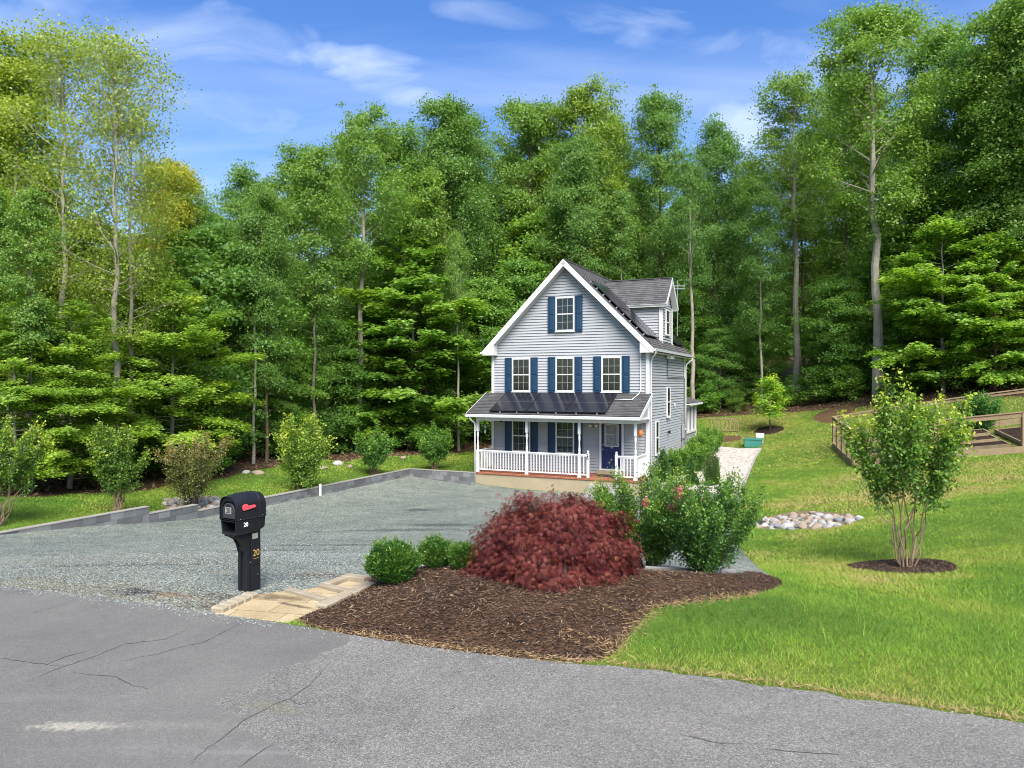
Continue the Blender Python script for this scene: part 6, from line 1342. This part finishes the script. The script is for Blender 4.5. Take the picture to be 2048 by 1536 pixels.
ribbon_paths('road_crack', [[(50, 1364), (75, 1355), (110, 1340), (170, 1320), (215, 1302), (250, 1288), (330, 1279), (370, 1262)], [(0, 1317), (50, 1324), (95, 1330), (128, 1331)], [(240, 1325), (280, 1314), (315, 1309), (365, 1294), (410, 1284), (440, 1268), (480, 1248)], [(145, 1345), (180, 1350), (230, 1353), (262, 1371), (300, 1379)], [(90, 1330), (130, 1314), (180, 1301)],
  [(380, 1533), (395, 1512), (440, 1480), (490, 1440), (545, 1410), (580, 1398), (625, 1365), (660, 1325)], [(475, 1536), (520, 1505), (545, 1490)], [(575, 1398), (600, 1410), (630, 1395)], [(1360, 1470), (1400, 1478), (1440, 1487), (1490, 1488)], [(1520, 1497), (1600, 1505), (1700, 1512)], [(0, 1190), (30, 1184), (70, 1182)], [(60, 1228), (110, 1214), (150, 1203)]], .008, crk)
# ------------------------------------------------------------------ grass, straw, chips
def tint_mat(name, cols, trans=.3): return leaf_mat(name, cols, trans, .7)
GRM = leaf_mat('grass_blades', [(.060, .160, .012), (.120, .260, .018), (.205, .345, .027), (.31, .375, .055), (.46, .36, .14)], .3, .7)
def vnoise(X, Y, s, seed):
    r = np.random.default_rng(seed); G = r.random((256, 256)); x, y = X*s+300, Y*s+300; i, j = np.floor(x).astype(int), np.floor(y).astype(int); fx, fy = x-i, y-j; fx = fx*fx*(3-2*fx); fy = fy*fy*(3-2*fy)
    q = lambda a, b: G[a % 256, b % 256]
    return (q(i, j)*(1-fx)+q(i+1, j)*fx)*(1-fy)+(q(i, j+1)*(1-fx)+q(i+1, j+1)*fx)*fy
def blades(P, h, w_, lean, rng):
    n = len(P); a = rng.uniform(0, 6.2832, n); S = np.stack([np.cos(a), np.sin(a), 0*a], 1)*(w_*.5)[:, None]
    b = rng.uniform(0, 6.2832, n); tip = P+np.stack([np.cos(b)*lean*h, np.sin(b)*lean*h, h], 1)
    return np.stack([P-S, P+S, tip], 1)
def grass():
    def dens(x, y):
        vis = (np.abs(x) < .80*y+2.0) & (y > 2)
        d = np.where(y < 9, 2600, np.where(y < 13, 1700, np.where(y < 20, 800, np.where(y < 30, 330, np.where(y < 46, 130, 0)))))
        return d*vis
    P = scatter('lawn', dens); rng = np.random.default_rng(8); X, Y = P[:, 0], P[:, 1]; n = len(P)
    patch = vnoise(X, Y, .35, 1)*.5+vnoise(X, Y, .9, 2)*.3+vnoise(X, Y, 2.6, 3)*.2
    ed = (Y-(7.0-.36*X))                                                     # distance from the road's edge
    tall = sstep(.1, .8, ed)*sstep(3.4, 1.6, ed)
    h = (.022+.018*rng.random(n)+.016*patch)*(1+.35*tall*rng.random(n)); h *= np.where(Y > 20, 1.25, 1)
    wd = np.where(Y < 9, .0065, np.where(Y < 13, .009, np.where(Y < 20, .016, np.where(Y < 30, .028, .05))))*rng.uniform(.7, 1.3, n)
    dry = np.exp(-np.clip(ed-.02, 0, 9)/.10)*.5
    far = sstep(10, 24, Y)*.10
    worn = np.clip((vnoise(X, Y, .55, 11)*.6+vnoise(X, Y, 1.7, 12)*.4-.60)*5, 0, 1)*sstep(8.5, 12, Y)
    t = .26+1.5*(patch-.38)+rng.normal(0, .10, n)-.16*tall+.10*sstep(9, 14, Y)+.42*worn*rng.random(n)-.34*(X < -1)+dry*rng.random(n)+far
    t = np.clip(np.where(rng.random(n) < .03, t+.4, t), 0, 1)
    o = obj('grass', raw_mesh('grass', blades(P-np.array((0, 0, .004)), h, wd, rng.uniform(.35, 1.5, n), rng), 3, GRM, t)); tag(o, 'short mown green grass with yellowish patches on the lawns', 'grass', kind='stuff')
    # taller weedy blades near the road on the right
    k = (tall > .25) & (rng.random(n) < .005) & (X > 1); Q = P[k]; Q = np.repeat(Q, 3, 0)+rng.normal(0, .02, (len(Q)*3, 3))*np.array((1, 1, 0)); n2 = len(Q)
    o = obj('tall_grass', raw_mesh('tall_grass', blades(Q, rng.uniform(.08, .17, n2), np.full(n2, .009), rng.uniform(.2, .9, n2), rng), 3, GRM, np.clip(rng.normal(.28, .1, n2), 0, 1))); tag(o, 'longer wispy grass blades standing out of the roadside lawn', 'grass', kind='stuff')
    print('blades', n, n2)
grass()
def chips():
    rng = np.random.default_rng(4); cm = leaf_mat('mulch_chips', [(.034, .020, .012), (.080, .048, .029), (.14, .088, .054), (.26, .18, .11), (.38, .28, .17)], .0, .9)
    P = scatter('mulch_bed', lambda x, y: np.where(x < 3.4, 950., 650.)); n = len(P); D = rdir(rng, n); D[:, 2] *= .28; nn = rng.normal(0, .35, (n, 3)); nn[:, 2] += 1
    t = np.clip(rng.beta(1.5, 3.2, n)*1.0-np.where(P[:, 0] > 2.6, .2, 0), 0, 1); L = rng.uniform(.025, .085, n)
    o = obj('mulch_chips', raw_mesh('mulch_chips', leaves(P+np.array((0, 0, .012))+np.array((0, 0, 1))*rng.uniform(0, .012, (n, 1)), D, nn, L, rng.uniform(.006, .016, n)), 4, cm, t)); tag(o, 'loose shredded wood chips covering the mulch bed', 'mulch', kind='stuff')
    P = scatter('mulch_ring', lambda x, y: np.where(y < 20, 700., 100.)); n = len(P); D = rdir(rng, n); D[:, 2] *= .28; nn = rng.normal(0, .35, (n, 3)); nn[:, 2] += 1
    o = obj('mulch_chips', raw_mesh('mulch_chips', leaves(P+np.array((0, 0, .016)), D, nn, rng.uniform(.03, .08, n), rng.uniform(.008, .016, n)), 4, cm, np.clip(rng.beta(1.3, 5, n), 0, 1))); tag(o, 'dark wood chips in the ring around the crape myrtle', 'mulch', kind='stuff')
    # straw along the seam of bed and lawn and along the road's edge
    S = []; B = np.array(densify(BED, .015)); k = (B[:, 0] > .95) & (B[:, 1] < 8.9)
    for q, sp, m in ((B[k], .07, 6), (B[(B[:, 1] < 7.9) & ~k], .035, 2)): S.append(np.repeat(q, m, 0)+rng.normal(0, sp, (len(q)*m, 2)))
    E_ = np.array(densify(RE, .012, closed=False)); E_ = E_[E_[:, 0] > -1.6]; S.append(np.repeat(E_, 2, 0)+rng.normal(0, .025, (len(E_)*2, 2))+np.array((.02, .035)))
    for pth in ([(1105, 1262), (1150, 1268), (1195, 1285), (1230, 1275)], [(1180, 1205), (1225, 1220), (1265, 1232), (1300, 1222)], [(1120, 1275), (1180, 1298), (1225, 1290)]):
        q = np.array(densify(px(pth), .01, closed=False)); S.append(q+rng.normal(0, .022, q.shape))
    S = np.concatenate(S); n = len(S); P = np.column_stack([S, gz(S[:, 0], S[:, 1])+.012+.02*rng.random(n)]); D = rdir(rng, n); D[:, 2] = np.abs(D[:, 2])*.3; nn = rng.normal(0, .5, (n, 3)); nn[:, 2] += .8
    o = obj('dry_straw', raw_mesh('dry_straw', leaves(P, D, nn, rng.uniform(.04, .12, n), rng.uniform(.003, .007, n)), 4, leaf_mat('dry_straw_blades', [(.22, .13, .06), (.38, .26, .12), (.50, .36, .19)], .2, .8), rng.random(n))); tag(o, 'dry yellow straw along the edges of the mulch bed and road', 'dry grass', kind='stuff')
    # loose gravel stones on the drive, largest near the road
    E2 = np.array(densify([p for p in RE if p[0] < -2.2], .004, closed=False)); E2 = E2[rng.random(len(E2)) < .6]; off = -np.abs(rng.normal(0, .10, len(E2))); E2 = E2+np.array((-rd.y, rd.x))[None]*off[:, None]
    E3 = np.array(densify(RE, .02, closed=False)); E3 = E3[E3[:, 0] > -2.4]; E3 = E3+np.array((-rd.y, rd.x))[None]*(-np.abs(rng.normal(0, .07, len(E3))))[:, None]; E2 = np.concatenate([E2, E3]); spill = np.column_stack([E2, gz(E2[:, 0], E2[:, 1])])
    P = scatter('gravel_driveway', lambda x, y: np.where((np.abs(x) < .74*y+1) & (y < 13), 420., np.where((np.abs(x) < .74*y+1) & (y < 20), 120., 0.))); P = np.concatenate([P, spill]); n = len(P); ico = np.array([(1, 0, 0), (0, 1, 0), (0, 0, .7), (-1, 0, 0), (0, -1, 0)]); s = rng.uniform(.006, .014, n)
    a = rng.uniform(0, 6.28, n); ca, sa = np.cos(a), np.sin(a); Vv = ico[None]*s[:, None, None]*rng.uniform(.6, 1.3, (n, 5, 1)); X = Vv[..., 0]*ca[:, None]-Vv[..., 1]*sa[:, None]; Y = Vv[..., 0]*sa[:, None]+Vv[..., 1]*ca[:, None]; Q = np.stack([X, Y, Vv[..., 2]], -1)+P[:, None]+np.array((0, 0, .002))
    tri = np.array([(0, 1, 2), (1, 3, 2), (3, 4, 2), (4, 0, 2)]); 
    o = obj('loose_gravel', raw_mesh('loose_gravel', Q[:, tri].reshape(-1, 3), 3, leaf_mat('gravel_stones', [(.10, .12, .115), (.17, .195, .185), (.22, .24, .225), (.34, .34, .32)], 0., .9), np.repeat(np.clip(rng.beta(2, 2.6, n), 0, 1), 4))); tag(o, 'loose grey stones lying over the gravel drive', 'gravel', kind='stuff')
    # fallen leaves and twigs at the wood's edge
    P = scatter('forest_floor', lambda x, y: np.where((np.abs(x) < .74*y+1) & (y < 52), 26., 0.)); n = len(P); nn = rng.normal(0, .45, (n, 3)); nn[:, 2] += 1
    o = obj('fallen_leaves', raw_mesh('fallen_leaves', leaves(P+np.array((0, 0, .03)), rdir(rng, n)*np.array((1, 1, .3)), nn, rng.uniform(.09, .2, n), rng.uniform(.06, .12, n), .08), 4, leaf_mat('fallen_leaf', [(.07, .04, .022), (.13, .08, .042), (.22, .14, .075)], .1, .9), rng.random(n))); tag(o, 'brown fallen leaves strewn over the floor of the wood', 'leaves', kind='stuff')
chips()
# low growth at the edge of the wood
r = random.Random(21); sp_ = make_beech(46, 2.0, 1.1, 24, 30, .14, 'twig', 'beech', .12, .02, .3); k = 0
for i in range(400):
    x = r.uniform(-30, 34); fe = float(np.interp(x, [p[0] for p in FEDGE], [p[1] for p in FEDGE])); y = fe+r.uniform(.6, 7)
    if abs(x) > .8*y or (-3 < x < 13 and y < 44): continue
    s = r.uniform(.4, 1.1); k += 1
    plant('understory_sapling', sp_, Vector((x, y, g(x, y))), r.uniform(0, 6.28), s, 'low leafy sapling sprouting at the edge of the wood', 'sapling', 'saplings at the wood edge', (r.uniform(.75, 1.1), r.uniform(.85, 1.1), .95))
    if k >= 60: break
